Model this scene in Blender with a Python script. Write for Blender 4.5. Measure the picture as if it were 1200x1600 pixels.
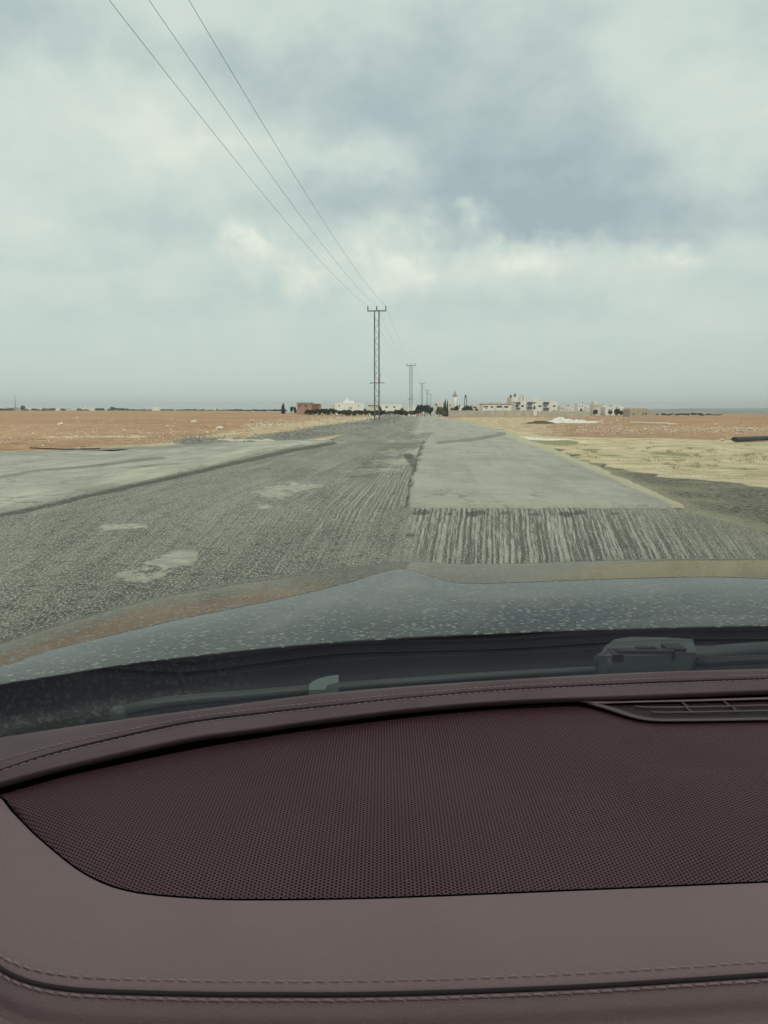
import bpy, math, random
import numpy as np
from mathutils import Vector, noise as mnoise
random.seed(7); rng = np.random.RandomState(7)
S = bpy.context.scene
COL = S.collection
for o in list(bpy.data.objects): bpy.data.objects.remove(o)
R = math.radians
# ------------------------------------------------------------------ camera
H = 1.45; F = 1232.0; PT = math.atan2(160.0, F)
cam = bpy.data.objects.new('camera', bpy.data.cameras.new('camera')); COL.objects.link(cam)
cam.data.sensor_fit = 'VERTICAL'; cam.data.sensor_height = 36.0; cam.data.sensor_width = 27.0
cam.data.lens = 36.0*F/1600.0; cam.data.clip_start = 0.02; cam.data.clip_end = 60000
cam.location = (0, 0, H); cam.rotation_euler = (math.pi/2-PT, 0, 0); S.camera = cam
cp, sp = math.cos(PT), math.sin(PT)
def ray(u, v):
    w = 800.0-v
    return (u-600.0, F*cp+w*sp, -F*sp+w*cp)
def bp(u, v, z=0.0):
    d = ray(u, v); t = (z-H)/d[2]
    return Vector((d[0]*t, d[1]*t, z))
def atY(u, v, Y):
    d = ray(u, v); t = Y/d[1]
    return Vector((d[0]*t, Y, H+d[2]*t))
def topx(x, y, z=0.0):
    dep = y*cp-(z-H)*sp; up = y*sp+(z-H)*cp
    return 600+F*x/np.maximum(dep, 1e-3), 800-F*up/np.maximum(dep, 1e-3)
def s2l(c): return tuple(((x/255)/12.92 if x/255 <= .04045 else ((x/255+.055)/1.055)**2.4) for x in c)
# ------------------------------------------------------------------ node helper
class NT:
    def __init__(s, tree): s.t = tree; s.n = tree.nodes; s.l = tree.links
    def new(s, typ, **kw):
        n = s.n.new(typ)
        for k, v in kw.items(): setattr(n, k, v)
        return n
    def put(s, sock, v):
        if hasattr(v, 'is_output'): s.l.new(v, sock)
        elif v is not None:
            if isinstance(v, tuple) and len(v) == 3 and sock.type == 'RGBA': v = (*v, 1)
            sock.default_value = v
    def m(s, op, a, b=None, c=None, clamp=False):
        n = s.new('ShaderNodeMath', operation=op, use_clamp=clamp)
        s.put(n.inputs[0], a)
        if b is not None: s.put(n.inputs[1], b)
        if c is not None: s.put(n.inputs[2], c)
        return n.outputs[0]
    def vm(s, op, a, b=None):
        n = s.new('ShaderNodeVectorMath', operation=op); s.put(n.inputs[0], a)
        if b is not None: s.put(n.inputs[1], b)
        return n.outputs[0]
    def mix(s, f, a, b, blend='MIX'):
        n = s.new('ShaderNodeMix', data_type='RGBA', blend_type=blend)
        s.put(n.inputs[0], f); s.put(n.inputs[6], a); s.put(n.inputs[7], b)
        return n.outputs[2]
    def noise(s, vec, scale, detail=4, rough=.55, out=0):
        n = s.new('ShaderNodeTexNoise'); s.put(n.inputs['Vector'], vec)
        n.inputs['Scale'].default_value = scale; n.inputs['Detail'].default_value = detail; n.inputs['Roughness'].default_value = rough
        return n.outputs[out]
    def vor(s, vec, scale, feature='F1', out=0, rnd=1.0):
        n = s.new('ShaderNodeTexVoronoi', feature=feature); s.put(n.inputs['Vector'], vec)
        n.inputs['Scale'].default_value = scale; n.inputs['Randomness'].default_value = rnd
        return n.outputs[out]
    def ss(s, x, a, b, lo=0., hi=1.):
        n = s.new('ShaderNodeMapRange', interpolation_type='SMOOTHSTEP')
        s.put(n.inputs[0], x); n.inputs[1].default_value = a; n.inputs[2].default_value = b
        n.inputs[3].default_value = lo; n.inputs[4].default_value = hi
        return n.outputs[0]
    def attr(s, name): return s.new('ShaderNodeAttribute', attribute_name=name).outputs['Fac']
    def obj(s): return s.new('ShaderNodeTexCoord').outputs['Object']
    def sep(s, v):
        n = s.new('ShaderNodeSeparateXYZ'); s.put(n.inputs[0], v); return n.outputs
    def comb(s, x=0., y=0., z=0.):
        n = s.new('ShaderNodeCombineXYZ')
        for i, q in enumerate((x, y, z)): s.put(n.inputs[i], q)
        return n.outputs[0]
    def scl(s, v, x, y, z):
        return s.vm('MULTIPLY', v, (x, y, z))
    def bump(s, h, strength=.5, dist=.01, normal=None):
        n = s.new('ShaderNodeBump'); n.inputs['Strength'].default_value = strength; n.inputs['Distance'].default_value = dist
        s.put(n.inputs['Height'], h)
        if normal is not None: s.put(n.inputs['Normal'], normal)
        return n.outputs[0]
def material(name):
    m = bpy.data.materials.new(name); m.use_nodes = True; t = NT(m.node_tree)
    b = t.n['Principled BSDF']
    return m, t, b
def finish(t, b, col=None, rough=None, normal=None, spec=None, metal=None):
    if col is not None: t.put(b.inputs['Base Color'], col)
    if rough is not None: t.put(b.inputs['Roughness'], rough)
    if normal is not None: t.put(b.inputs['Normal'], normal)
    if spec is not None: t.put(b.inputs['Specular IOR Level'], spec)
    if metal is not None: t.put(b.inputs['Metallic'], metal)
# ------------------------------------------------------------------ sun and sky
SUN_EL, SUN_AZ = R(50), R(150)      # azimuth clockwise from +Y: behind, to the right
sun = bpy.data.objects.new('sun', bpy.data.lights.new('sun', 'SUN')); COL.objects.link(sun)
sun.data.energy = 1.5; sun.data.angle = R(12); sun.data.color = (1, .95, .87)
sd = Vector((math.sin(SUN_AZ)*math.cos(SUN_EL), math.cos(SUN_AZ)*math.cos(SUN_EL), math.sin(SUN_EL)))
sun.rotation_euler = sd.to_track_quat('Z', 'Y').to_euler()
W = bpy.data.worlds.new('World'); S.world = W; W.use_nodes = True
w = NT(W.node_tree); w.n.clear()
out = w.new('ShaderNodeOutputWorld')
sky = w.new('ShaderNodeTexSky', sky_type='NISHITA', sun_disc=False); sky.sun_elevation = SUN_EL; sky.sun_rotation = SUN_AZ
sky.air_density = 1.2; sky.dust_density = 4
bg1 = w.new('ShaderNodeBackground'); w.put(bg1.inputs[0], sky.outputs[0]); bg1.inputs[1].default_value = .1
D = w.new('ShaderNodeTexCoord').outputs['Generated']
dx, dy, dz = w.sep(D)
az = w.m('ARCTAN2', dx, dy)
hyp = w.m('SQRT', w.m('ADD', w.m('MULTIPLY', dx, dx), w.m('ADD', w.m('MULTIPLY', dy, dy), 1e-4)))
el = w.m('DIVIDE', dz, hyp)
# cloud deck seen in perspective: noise stretched towards the horizon
k = w.m('ADD', w.m('MAXIMUM', dz, 0.), .22)
deck = w.comb(w.m('DIVIDE', dx, k), w.m('DIVIDE', dy, k), 0.)
n1 = w.noise(deck, 1.1, 6, .55); n2 = w.noise(w.vm('ADD', deck, (5., 3., 1.)), 3.2, 7, .6)
wn = w.sep(w.noise(D, 6., 5, .6, 1))
wf = w.sep(w.noise(D, 17., 4, .6, 1))
azw = w.m('ADD', az, w.m('ADD', w.m('MULTIPLY', w.m('SUBTRACT', wn[0], .5), .26), w.m('MULTIPLY', w.m('SUBTRACT', wf[0], .5), .09)))
elw = w.m('ADD', el, w.m('ADD', w.m('MULTIPLY', w.m('SUBTRACT', wn[1], .5), .13), w.m('MULTIPLY', w.m('SUBTRACT', wf[1], .5), .06)))
n3 = w.noise(w.vm('ADD', w.scl(D, 1., 1., 1.7), (2., 7., 4.)), 9., 8, .62)
val = w.m('ADD', .5, w.m('ADD', w.m('MULTIPLY', w.m('SUBTRACT', n1, .5), .25), w.m('ADD', w.m('MULTIPLY', w.m('SUBTRACT', n2, .5), .42), w.m('MULTIPLY', w.m('SUBTRACT', n3, .5), .6))))
blobs = [(700,200,150,110,-.27),(790,300,150,45,-.16),(570,150,120,60,-.13),(1000,345,200,34,-.22),(1190,45,60,50,-.32),(880,230,230,120,-.07),(60,50,130,50,-.2),
 (272,190,55,50,.36),(110,140,55,28,.24),(60,220,90,40,.12),(555,230,50,24,.33),(430,235,90,26,.16),(600,400,40,30,.62),(395,372,26,16,.5),(465,420,34,14,.4),
 (825,395,42,24,.55),(750,345,18,9,.35),(715,405,26,24,.25),(920,425,120,22,.22),(1025,408,30,9,.3),(1080,90,100,70,.27),(1200,140,60,70,.2),(20,350,60,45,.22),(390,20,110,36,.22),(1000,520,160,12,.12)]
for (u, v, su, sv, a) in blobs:
    d = ray(u, v); A0 = math.atan2(d[0], d[1]); E0 = d[2]/math.hypot(d[0], d[1])
    ex = w.m('MULTIPLY', w.m('SUBTRACT', azw, A0), F/su/1.1); ey = w.m('MULTIPLY', w.m('SUBTRACT', elw, E0), F/sv/1.1)
    r2 = w.m('ADD', w.m('MULTIPLY', ex, ex), w.m('MULTIPLY', ey, ey))
    val = w.m('ADD', val, w.m('MULTIPLY', w.m('EXPONENT', w.m('MULTIPLY', r2, -.5)), a))
# towards the horizon everything evens out
hz = w.ss(el, .02, .17)
val = w.m('ADD', .52, w.m('MULTIPLY', w.m('SUBTRACT', val, .52), w.m('ADD', .12, w.m('MULTIPLY', hz, .88))))
ramp = w.new('ShaderNodeValToRGB'); w.put(ramp.inputs[0], val)
e = ramp.color_ramp.elements
e[0].position = .05; e[0].color = (*s2l((162,176,184)), 1); e[1].position = .95; e[1].color = (*s2l((228,231,222)), 1)
e.new(.30).color = (*s2l((182,196,197)), 1); e.new(.52).color = (*s2l((198,211,207)), 1); e.new(.74).color = (*s2l((212,219,212)), 1)
bg2 = w.new('ShaderNodeBackground'); w.put(bg2.inputs[0], ramp.outputs[0]); bg2.inputs[1].default_value = 1.24
ms = w.new('ShaderNodeMixShader'); ms.inputs[0].default_value = .94
w.l.new(bg1.outputs[0], ms.inputs[1]); w.l.new(bg2.outputs[0], ms.inputs[2]); w.l.new(ms.outputs[0], out.inputs[0])
S.view_settings.view_transform = 'Standard'; S.view_settings.look = 'None'; S.view_settings.gamma = 1; S.view_settings.exposure = 0.0
S.render.engine = 'CYCLES'
try: S.cycles.transparent_max_bounces = 16
except Exception: pass
# ------------------------------------------------------------------ mesh helpers
def tag(o, label=None, cat=None, group=None, kind=None):
    if label: o['label'] = label
    if cat: o['category'] = cat
    if group: o['group'] = group
    if kind: o['kind'] = kind
    return o
def empty(name, loc, rz=0., **kw):
    o = bpy.data.objects.new(name, None); COL.objects.link(o); o.location = loc; o.rotation_euler = (0, 0, rz)
    o.empty_display_size = .1
    return tag(o, **kw)
def mesh_obj(name, verts, faces, mat, parent=None, smooth=False, world=True):
    """verts in world space; when parent is given they are moved into its space (parents have only location + rz)"""
    me = bpy.data.meshes.new(name)
    V = np.asarray(verts, dtype=float).reshape(-1, 3)
    if parent is not None and world:
        p = parent; L = []
        while p is not None: L.append(p); p = p.parent
        for p in reversed(L):
            V = V-np.array(p.location); c, s_ = math.cos(-p.rotation_euler[2]), math.sin(-p.rotation_euler[2])
            V = V@np.array([[c, s_, 0], [-s_, c, 0], [0, 0, 1]])
    me.from_pydata(V.tolist(), [], [tuple(int(i) for i in f) for f in faces])
    me.materials.append(mat)
    if smooth: me.polygons.foreach_set('use_smooth', [True]*len(me.polygons))
    me.update()
    o = bpy.data.objects.new(name, me); COL.objects.link(o)
    if parent is not None: o.parent = parent
    return o
def add_attr(o, name, arr):
    a = o.data.attributes.new(name, 'FLOAT', 'POINT'); a.data.foreach_set('value', np.asarray(arr, dtype=np.float32).ravel())
class MB:
    def __init__(s): s.v = []; s.f = []
    def add(s, V, Fc):
        n = len(s.v); s.v += [tuple(q) for q in V]; s.f += [tuple(i+n for i in f) for f in Fc]; return s
    def box(s, x0, x1, y0, y1, z0, z1):
        V = [(x, y, z) for z in (z0, z1) for y in (y0, y1) for x in (x0, x1)]
        return s.add(V, [(0,2,3,1),(4,5,7,6),(0,1,5,4),(2,6,7,3),(0,4,6,2),(1,3,7,5)])
    def tube(s, P, r, n=8, cap=True):
        P = [Vector(p) for p in P]; rs = r if isinstance(r, (list, tuple)) else [r]*len(P)
        V = []
        for i, p in enumerate(P):
            t = (P[min(i+1, len(P)-1)]-P[max(i-1, 0)]).normalized()
            a = t.cross(Vector((0, 0, 1)) if abs(t.z) < .9 else Vector((0, 1, 0))).normalized(); b = t.cross(a)
            for j in range(n):
                q = 2*math.pi*j/n; V.append(p+a*math.cos(q)*rs[i]+b*math.sin(q)*rs[i])
        Fc = [(i*n+j, i*n+(j+1) % n, (i+1)*n+(j+1) % n, (i+1)*n+j) for i in range(len(P)-1) for j in range(n)]
        if cap: Fc += [tuple(reversed(range(n))), tuple((len(P)-1)*n+j for j in range(n))]
        return s.add(V, Fc)
    def lathe(s, prof, c, n=12):
        V = [(c[0]+r*math.cos(2*math.pi*j/n), c[1]+r*math.sin(2*math.pi*j/n), c[2]+z) for r, z in prof for j in range(n)]
        Fc = [(i*n+j, i*n+(j+1) % n, (i+1)*n+(j+1) % n, (i+1)*n+j) for i in range(len(prof)-1) for j in range(n)]
        Fc += [tuple(reversed(range(n))), tuple((len(prof)-1)*n+j for j in range(n))]
        return s.add(V, Fc)
    def build(s, name, mat, parent=None, smooth=False, world=True): return mesh_obj(name, s.v, s.f, mat, parent, smooth, world)
def catmull(P, n):
    P = np.asarray(P, float); m = len(P)
    Q = np.vstack([2*P[0]-P[1], P, 2*P[-1]-P[-2]]); res = []
    for i in range(m-1):
        p0, p1, p2, p3 = Q[i:i+4]
        for t in np.linspace(0, 1, 24, endpoint=False):
            res.append(.5*((2*p1)+(-p0+p2)*t+(2*p0-5*p1+4*p2-p3)*t*t+(-p0+3*p1-3*p2+p3)*t**3))
    res.append(P[-1]); res = np.array(res)
    L = np.r_[0, np.cumsum(np.linalg.norm(np.diff(res, axis=0), axis=1))]
    q = np.linspace(0, L[-1], n)
    return np.stack([np.interp(q, L, res[:, i]) for i in range(P.shape[1])], 1)
def grid_faces(n, m):
    i, j = np.meshgrid(np.arange(n-1), np.arange(m-1), indexing='ij'); a = (i*m+j).ravel()
    return np.stack([a, a+1, a+m+1, a+m], 1)
def grid_mesh(name, X, Y, Z, mat, parent=None, smooth=True, flip=False):
    n, m = X.shape; f = grid_faces(n, m)
    if flip: f = f[:, ::-1]
    V = np.stack([X, Y, Z], -1).reshape(-1, 3)
    me = bpy.data.meshes.new(name); me.vertices.add(len(V)); me.loops.add(f.size); me.polygons.add(len(f))
    me.vertices.foreach_set('co', V.astype(np.float32).ravel()); me.loops.foreach_set('vertex_index', f.ravel().astype(np.int32))
    me.polygons.foreach_set('loop_start', (np.arange(len(f))*4).astype(np.int32))
    me.materials.append(mat); me.update(calc_edges=True); me.validate()
    if smooth: me.polygons.foreach_set('use_smooth', [True]*len(me.polygons))
    o = bpy.data.objects.new(name, me); COL.objects.link(o)
    if parent is not None: o.parent = parent
    return o
# vectorised value noise
def vnoise(x, y, seed=0):
    x = np.asarray(x, float)+seed*17.13; y = np.asarray(y, float)+seed*5.7
    xi, yi = np.floor(x), np.floor(y); fx, fy = x-xi, y-yi
    h = lambda a, b: (np.sin(a*127.1+b*311.7)*43758.5453) % 1.0
    fx, fy = fx*fx*(3-2*fx), fy*fy*(3-2*fy)
    return (h(xi, yi)*(1-fx)+h(xi+1, yi)*fx)*(1-fy)+(h(xi, yi+1)*(1-fx)+h(xi+1, yi+1)*fx)*fy
def fbm(x, y, o=4, seed=0): return sum(vnoise(x*2**i, y*2**i, seed+i)*.5**(i+1) for i in range(o))/(1-.5**o)
def sst(x, a, b): t = np.clip((x-a)/(b-a), 0, 1); return t*t*(3-2*t)
# ------------------------------------------------------------------ terrain height
def T(x, y):
    x = np.asarray(x, float); y = np.asarray(y, float); r = np.hypot(x, y); ang = x/np.maximum(y, 1.)
    right = np.interp(r, [0, 150, 350, 600, 1500, 3000, 30000], [0, 0, -1.5, -2.3, -6, -60, -70])
    left = np.interp(r, [0, 200, 700, 900, 1500, 30000], [0, .1, .72, .3, -2, -6])
    f = sst(ang, -.22, -.02); f = np.where(y < 0, .5, f)
    return left*(1-f)+right*f
# ------------------------------------------------------------------ masks painted in ground pixels of the photo (all on the flat ground)
def seg_blob(U, V, pts, wu, wv=None):
    """soft mask round a polyline given in photo pixels; wv: vertical half width"""
    wv = wv or wu; best = np.full(U.shape, 9.)
    for (a, b) in zip(pts[:-1], pts[1:]) if len(pts) > 1 else [(pts[0], (pts[0][0]+.1, pts[0][1]))]:
        ax, ay, bx_, by_ = a[0]/wu, a[1]/wv, b[0]/wu, b[1]/wv
        px, py = U/wu-ax, V/wv-ay; ex, ey = bx_-ax, by_-ay
        t = np.clip((px*ex+py*ey)/(ex*ex+ey*ey), 0, 1)
        best = np.minimum(best, np.hypot(px-t*ex, py-t*ey))
    return 1-sst(best, .3, 1.5)
# ------------------------------------------------------------------ ground materials
def mat_ground():
    m, t, b = material('soil'); P = t.obj()
    sand, grav, green, pale = t.attr('sand'), t.attr('gravel'), t.attr('green'), t.attr('pale')
    big = t.noise(P, .05, 5); n = t.noise(P, .9, 6, .65); fine = t.noise(P, 9., 4, .6); streak = t.noise(t.scl(P, .25, 1.2, 1), 1., 6, .65)
    red = t.mix(t.ss(n, .35, .68), s2l((156,120,91)), s2l((196,160,127)))
    red = t.mix(t.ss(streak, .50, .72), red, s2l((146,108,78)))
    red = t.mix(t.ss(big, .4, .7, 0, .5), red, s2l((216,176,136)))
    red = t.mix(t.ss(t.noise(t.scl(P, .6, 1., 1), 2.6, 6, .75), .50, .66, 0, .7), red, s2l((128,92,66)))
    straw = t.mix(t.ss(n, .38, .66), s2l((192,174,138)), s2l((224,208,172)))
    straw = t.mix(t.ss(t.noise(t.scl(P, .6, 1.6, 1), 1.3, 6, .7), .56, .68), straw, s2l((150,136,98)))
    straw = t.mix(t.ss(fine, .52, .7, 0, .5), straw, s2l((236,224,190))); straw = t.mix(t.ss(t.noise(t.scl(P, .35, 1., 1), .8, 7, .75), .52, .62, 0, .75), straw, s2l((166,148,112)))
    gv = t.mix(t.ss(t.noise(P, 14., 5, .7), .42, .62), s2l((96,94,84)), s2l((172,170,156)))
    def edge(a): return t.ss(t.m('ADD', a, t.m('MULTIPLY', t.m('SUBTRACT', t.noise(P, .8, 7, .7), .5), 1.3)), .35, .65)
    c = t.mix(edge(sand), red, straw); c = t.mix(t.ss(t.m('ADD', pale, t.m('MULTIPLY', t.m('SUBTRACT', t.noise(P, 1.1, 8, .8), .5), 3.2)), .55, .95), c, s2l((228,208,176)))
    c = t.mix(edge(green), c, s2l((150,148,108))); c = t.mix(edge(grav), c, gv)
    peb = t.vor(P, 5.); c = t.mix(t.m('MULTIPLY', t.ss(peb, .10, .24, 1, 0), t.ss(n, .40, .52)), c, s2l((232,214,186)))
    h = t.m('ADD', t.m('MULTIPLY', n, 1.), t.m('ADD', t.m('MULTIPLY', fine, .35), t.m('MULTIPLY', streak, .8)))
    finish(t, b, c, .95, t.bump(h, .8, .12), .2)
    return m
def mat_milled():
    m, t, b = material('milled_asphalt'); P = t.obj(); x, y, z = t.sep(P)
    gr, patch, dark, dust = t.attr('groove'), t.attr('patch'), t.attr('dark'), t.attr('dust')
    dyc = t.m('MAXIMUM', t.m('MINIMUM', t.m('SUBTRACT', y, 11.4), 0.), -7.)
    X = t.m('DIVIDE', t.m('SUBTRACT', x, t.m('MULTIPLY', dyc, .05)), t.m('ADD', 1., t.m('MULTIPLY', dyc, .055)))
    X = t.m('SUBTRACT', X, t.m('MULTIPLY', t.m('MAXIMUM', t.m('SUBTRACT', y, 11.4), 0.), .065))
    wob = t.m('MULTIPLY', t.m('SUBTRACT', t.noise(P, .6, 3), .5), .05)
    X = t.m('ADD', X, wob)
    st = t.noise(t.comb(t.m('MULTIPLY', X, 26.), t.m('MULTIPLY', y, .18), 0.), 1., 4, .6)
    st2 = t.noise(t.comb(t.m('MULTIPLY', X, 46.), t.m('MULTIPLY', y, 1.6), 3.), 1., 3, .6)
    chip = t.noise(t.comb(t.m('MULTIPLY', X, 38.), t.m('MULTIPLY', y, 21.), 0.), 1., 5, .72)
    chip2 = t.noise(P, 7., 6, .72)
    mot = t.noise(t.scl(P, 1., .45, 1), .55, 6, .62)
    wide = t.noise(t.comb(t.m('MULTIPLY', X, 2.2), t.m('MULTIPLY', y, .16), 7.), 1., 4, .6)
    base = t.mix(t.ss(mot, .36, .64), s2l((94,93,84)), s2l((130,128,116)))
    base = t.mix(t.ss(wide, .45, .68, 0, .55), base, s2l((158,156,141)))
    base = t.mix(t.ss(chip, .49, .60, 0, .78), base, s2l((214,212,197)))
    base = t.mix(t.ss(chip2, .36, .50, .62, 0), base, s2l((58,58,52)))
    s = t.m('ADD', t.m('ADD', t.m('MULTIPLY', st, .6), t.m('MULTIPLY', st2, .4)), t.m('MULTIPLY', t.m('SINE', t.m('MULTIPLY', t.m('ADD', X, t.m('MULTIPLY', st, .09)), 84.)), .034))
    sc = t.mix(t.ss(t.m('ADD', s, t.m('MULTIPLY', t.m('SUBTRACT', chip, .5), .6)), .44, .60), s2l((102,101,92)), s2l((200,199,185)))
    gm = t.m('MULTIPLY', gr, t.ss(mot, .30, .5, .55, 1.))
    base = t.mix(gm, base, sc)
    base = t.mix(t.m('MULTIPLY', dust, t.ss(mot, .35, .6, .35, .8)), base, s2l((186,180,152)))
    pm = t.ss(t.m('ADD', patch, t.m('MULTIPLY', t.m('SUBTRACT', t.noise(t.scl(P, 1., .7, 1.), 2.2, 9, .76), .5), 4.2)), .50, .72)
    pc = t.mix(t.ss(t.noise(P, 6., 5), .4, .65), s2l((160,157,142)), s2l((186,183,167)))
    base = t.mix(pm, base, pc)
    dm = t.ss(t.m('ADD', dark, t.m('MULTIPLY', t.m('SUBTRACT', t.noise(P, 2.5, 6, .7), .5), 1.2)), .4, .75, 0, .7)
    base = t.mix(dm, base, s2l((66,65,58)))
    h = t.m('ADD', t.m('MULTIPLY', chip, .6), t.m('ADD', t.m('MULTIPLY', t.m('MULTIPLY', s, gr), 1.2), t.m('MULTIPLY', chip2, .6)))
    h = t.m('ADD', t.m('MULTIPLY', h, t.m('SUBTRACT', 1.2, t.m('MULTIPLY', pm, .8))), t.m('MULTIPLY', pm, .9))
    finish(t, b, base, .9, t.bump(h, .9, .03), .3)
    return m
def mat_slab(name, c1, c2, dustc):
    m, t, b = material(name); P = t.obj(); x, y, z = t.sep(P)
    dust, dark = t.attr('dust'), t.attr('dark')
    n = t.noise(t.scl(P, 1., .35, 1), 1.1, 6, .6); f = t.noise(t.scl(P, 1., .6, 1), 16., 6, .75)
    X = t.m('SUBTRACT', x, t.m('MULTIPLY', y, .065))
    lane = t.noise(t.comb(t.m('MULTIPLY', X, 1.5), t.m('MULTIPLY', y, .04), 0.), 1., 4, .6)
    cross = t.noise(t.comb(t.m('MULTIPLY', X, 2.5), t.m('MULTIPLY', y, 6.), 0.), 1., 4, .65)
    c = t.mix(t.ss(n, .3, .7), c1, c2); c = t.mix(t.ss(f, .5, .68, 0, .6), c, tuple(min(1, q*1.25) for q in c2)); c = t.mix(t.ss(f, .28, .44, .6, 0), c, tuple(q*.5 for q in c1))
    c = t.mix(t.ss(lane, .45, .7, 0, .45), c, tuple(q*.75 for q in c1))
    c = t.mix(t.ss(cross, .57, .68, 0, .6), c, tuple(q*.5 for q in c1)); c = t.mix(t.ss(t.noise(t.scl(P, .5, 1., 1), .35, 6, .7), .45, .65, 0, .35), c, tuple(q*.7 for q in c1))
    c = t.mix(t.ss(t.m('ADD', dust, t.m('MULTIPLY', t.m('SUBTRACT', n, .5), .9)), .3, .9, 0, .85), c, dustc)
    c = t.mix(t.ss(t.m('ADD', dark, t.m('MULTIPLY', t.m('SUBTRACT', t.noise(P, 1.5, 6), .5), .8)), .35, .8, 0, .65), c, tuple(q*.45 for q in c1))
    ck = t.vor(t.vm('ADD', t.scl(P, .28, .16, 1.), t.scl(t.noise(P, .7, 5, .6, 1), .5, .5, 0.)), 1.6, 'DISTANCE_TO_EDGE')
    c = t.mix(t.m('MULTIPLY', t.ss(ck, .004, .012, .5, 0), t.ss(t.noise(P, .22, 3), .5, .58)), c, tuple(q*.3 for q in c1))
    h = t.m('ADD', t.m('MULTIPLY', f, .4), t.m('MULTIPLY', cross, .6))
    finish(t, b, c, .9, t.bump(h, .5, .015), .3)
    return m
def mat_gravel():
    m, t, b = material('loose_gravel'); P = t.obj()
    n = t.noise(P, 10., 6, .75); g = t.noise(P, .5, 5, .6); v_ = t.vor(P, 16.)
    c = t.mix(t.ss(n, .38, .64), s2l((80,78,68)), s2l((150,147,131)))
    c = t.mix(t.ss(v_, .12, .3, .55, 0), c, s2l((196,192,172)))
    c = t.mix(t.ss(g, .45, .7, 0, .6), c, s2l((168,160,132)))
    c = t.mix(t.ss(t.attr('dust'), .2, .9, 0, .7), c, s2l((190,184,154)))
    finish(t, b, c, .95, t.bump(t.m('ADD', n, t.m('MULTIPLY', v_, -.6)), .9, .04), .2)
    return m
GM, MILL, GRAV = mat_ground(), mat_milled(), mat_gravel()
SLAB = mat_slab('old_asphalt', s2l((163,160,148)), s2l((182,179,165)), s2l((190,182,152)))
SIDE = mat_slab('side_asphalt', s2l((158,156,143)), s2l((186,183,168)), s2l((200,195,170)))
# ------------------------------------------------------------------ ground sheet (polar grid round the car)
rr = np.r_[np.array([0.02, .6, 1.2, 2.0]), np.geomspace(2.6, 400, 330), np.geomspace(430, 5800, 30)]
aa = np.r_[np.linspace(-180, -46, 26)[:-1], np.linspace(-46, 46, 420), np.linspace(46, 180, 26)[1:]]
RR, AA = np.meshgrid(rr, np.radians(aa), indexing='ij')
GX, GY = RR*np.sin(AA), RR*np.cos(AA)
GZ = T(GX, GY)+(fbm(GX*.35, GY*.35, 4, 3)-.5)*.10*sst(RR, 14, 40)*(1-sst(RR, 300, 500))-.02
front = GY > .5
U, V = topx(GX, np.maximum(GY, .5), 0.); 
xs = GX; lineR = np.interp(U, [640, 700, 800, 860, 1000, 1200, 1400], [648, 652, 669, 680, 682, 685, 690])
sandR = sst(V-lineR, -3, 6)*sst(U, 650, 680)
sandR = np.maximum(sandR, .55*sst(U, 690, 720)*(1-sst(U, 820, 960))*sst(V, 646, 652))
lineL = np.interp(U, [-200, 0, 60, 250, 400, 520, 610], [715, 701, 701, 688, 663, 650, 645])
sandL = sst(V-lineL, -6, 8)*(1-sst(U, 640, 680))*.52
sandL = np.maximum(sandL, .45*sst(U, 380, 560)*(1-sst(U, 640, 660)))
sand = np.where(front, np.maximum(sandR, sandL), .3)
near = (GY < 12) & (GX > 3); sand = np.where(near, 1, sand)
grav = np.where(front, np.maximum.reduce([seg_blob(U, V, [(300,690),(375,690)], 34, 6), seg_blob(U, V, [(505,672),(575,663),(622,652)], 34, 7), seg_blob(U, V, [(430,684),(510,674)], 46, 6)]), .0)
# everything near and left of the milled road is dusty gravel too
grav = np.maximum(grav, np.where((GY < 9) & (np.abs(GX) < 20), .8, 0))
pale = np.where(front, np.maximum.reduce([seg_blob(U, V, [(85,683),(215,682)], 30, 2.6)*.75, seg_blob(U, V, [(350,692),(395,695)], 20, 3), seg_blob(U, V, [(480,652),(600,650)], 40, 3)*.4,
    seg_blob(U, V, [(470,692),(530,684),(575,672)], 26, 3)*.8, seg_blob(U, V, [(820,683),(905,690)], 22, 2.2), seg_blob(U, V, [(1000,661),(1045,662)], 20, 1.2), seg_blob(U, V, [(860,660),(930,658)], 20, 2)*.8]), 0)
green = np.where(front, np.maximum.reduce([seg_blob(U, V, [(830,687),(880,691)], 26, 3.6), seg_blob(U, V, [(920,702),(925,702)], 18, 3)*.7, seg_blob(U, V, [(940,710),(960,711)], 20, 2)*.6,
    seg_blob(U, V, [(1030,706),(1075,710)], 25, 3.5)*.6, seg_blob(U, V, [(1045,724),(1055,724)], 14, 2)*.7, seg_blob(U, V, [(1120,730),(1170,732)], 26, 2)*.6]), 0)
g = tag(grid_mesh('ground', GX, GY, GZ, GM, flip=True), kind='structure')
for nm, ar in (('sand', sand), ('gravel', grav), ('green', green), ('pale', pale)): add_attr(g, nm, ar)
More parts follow.
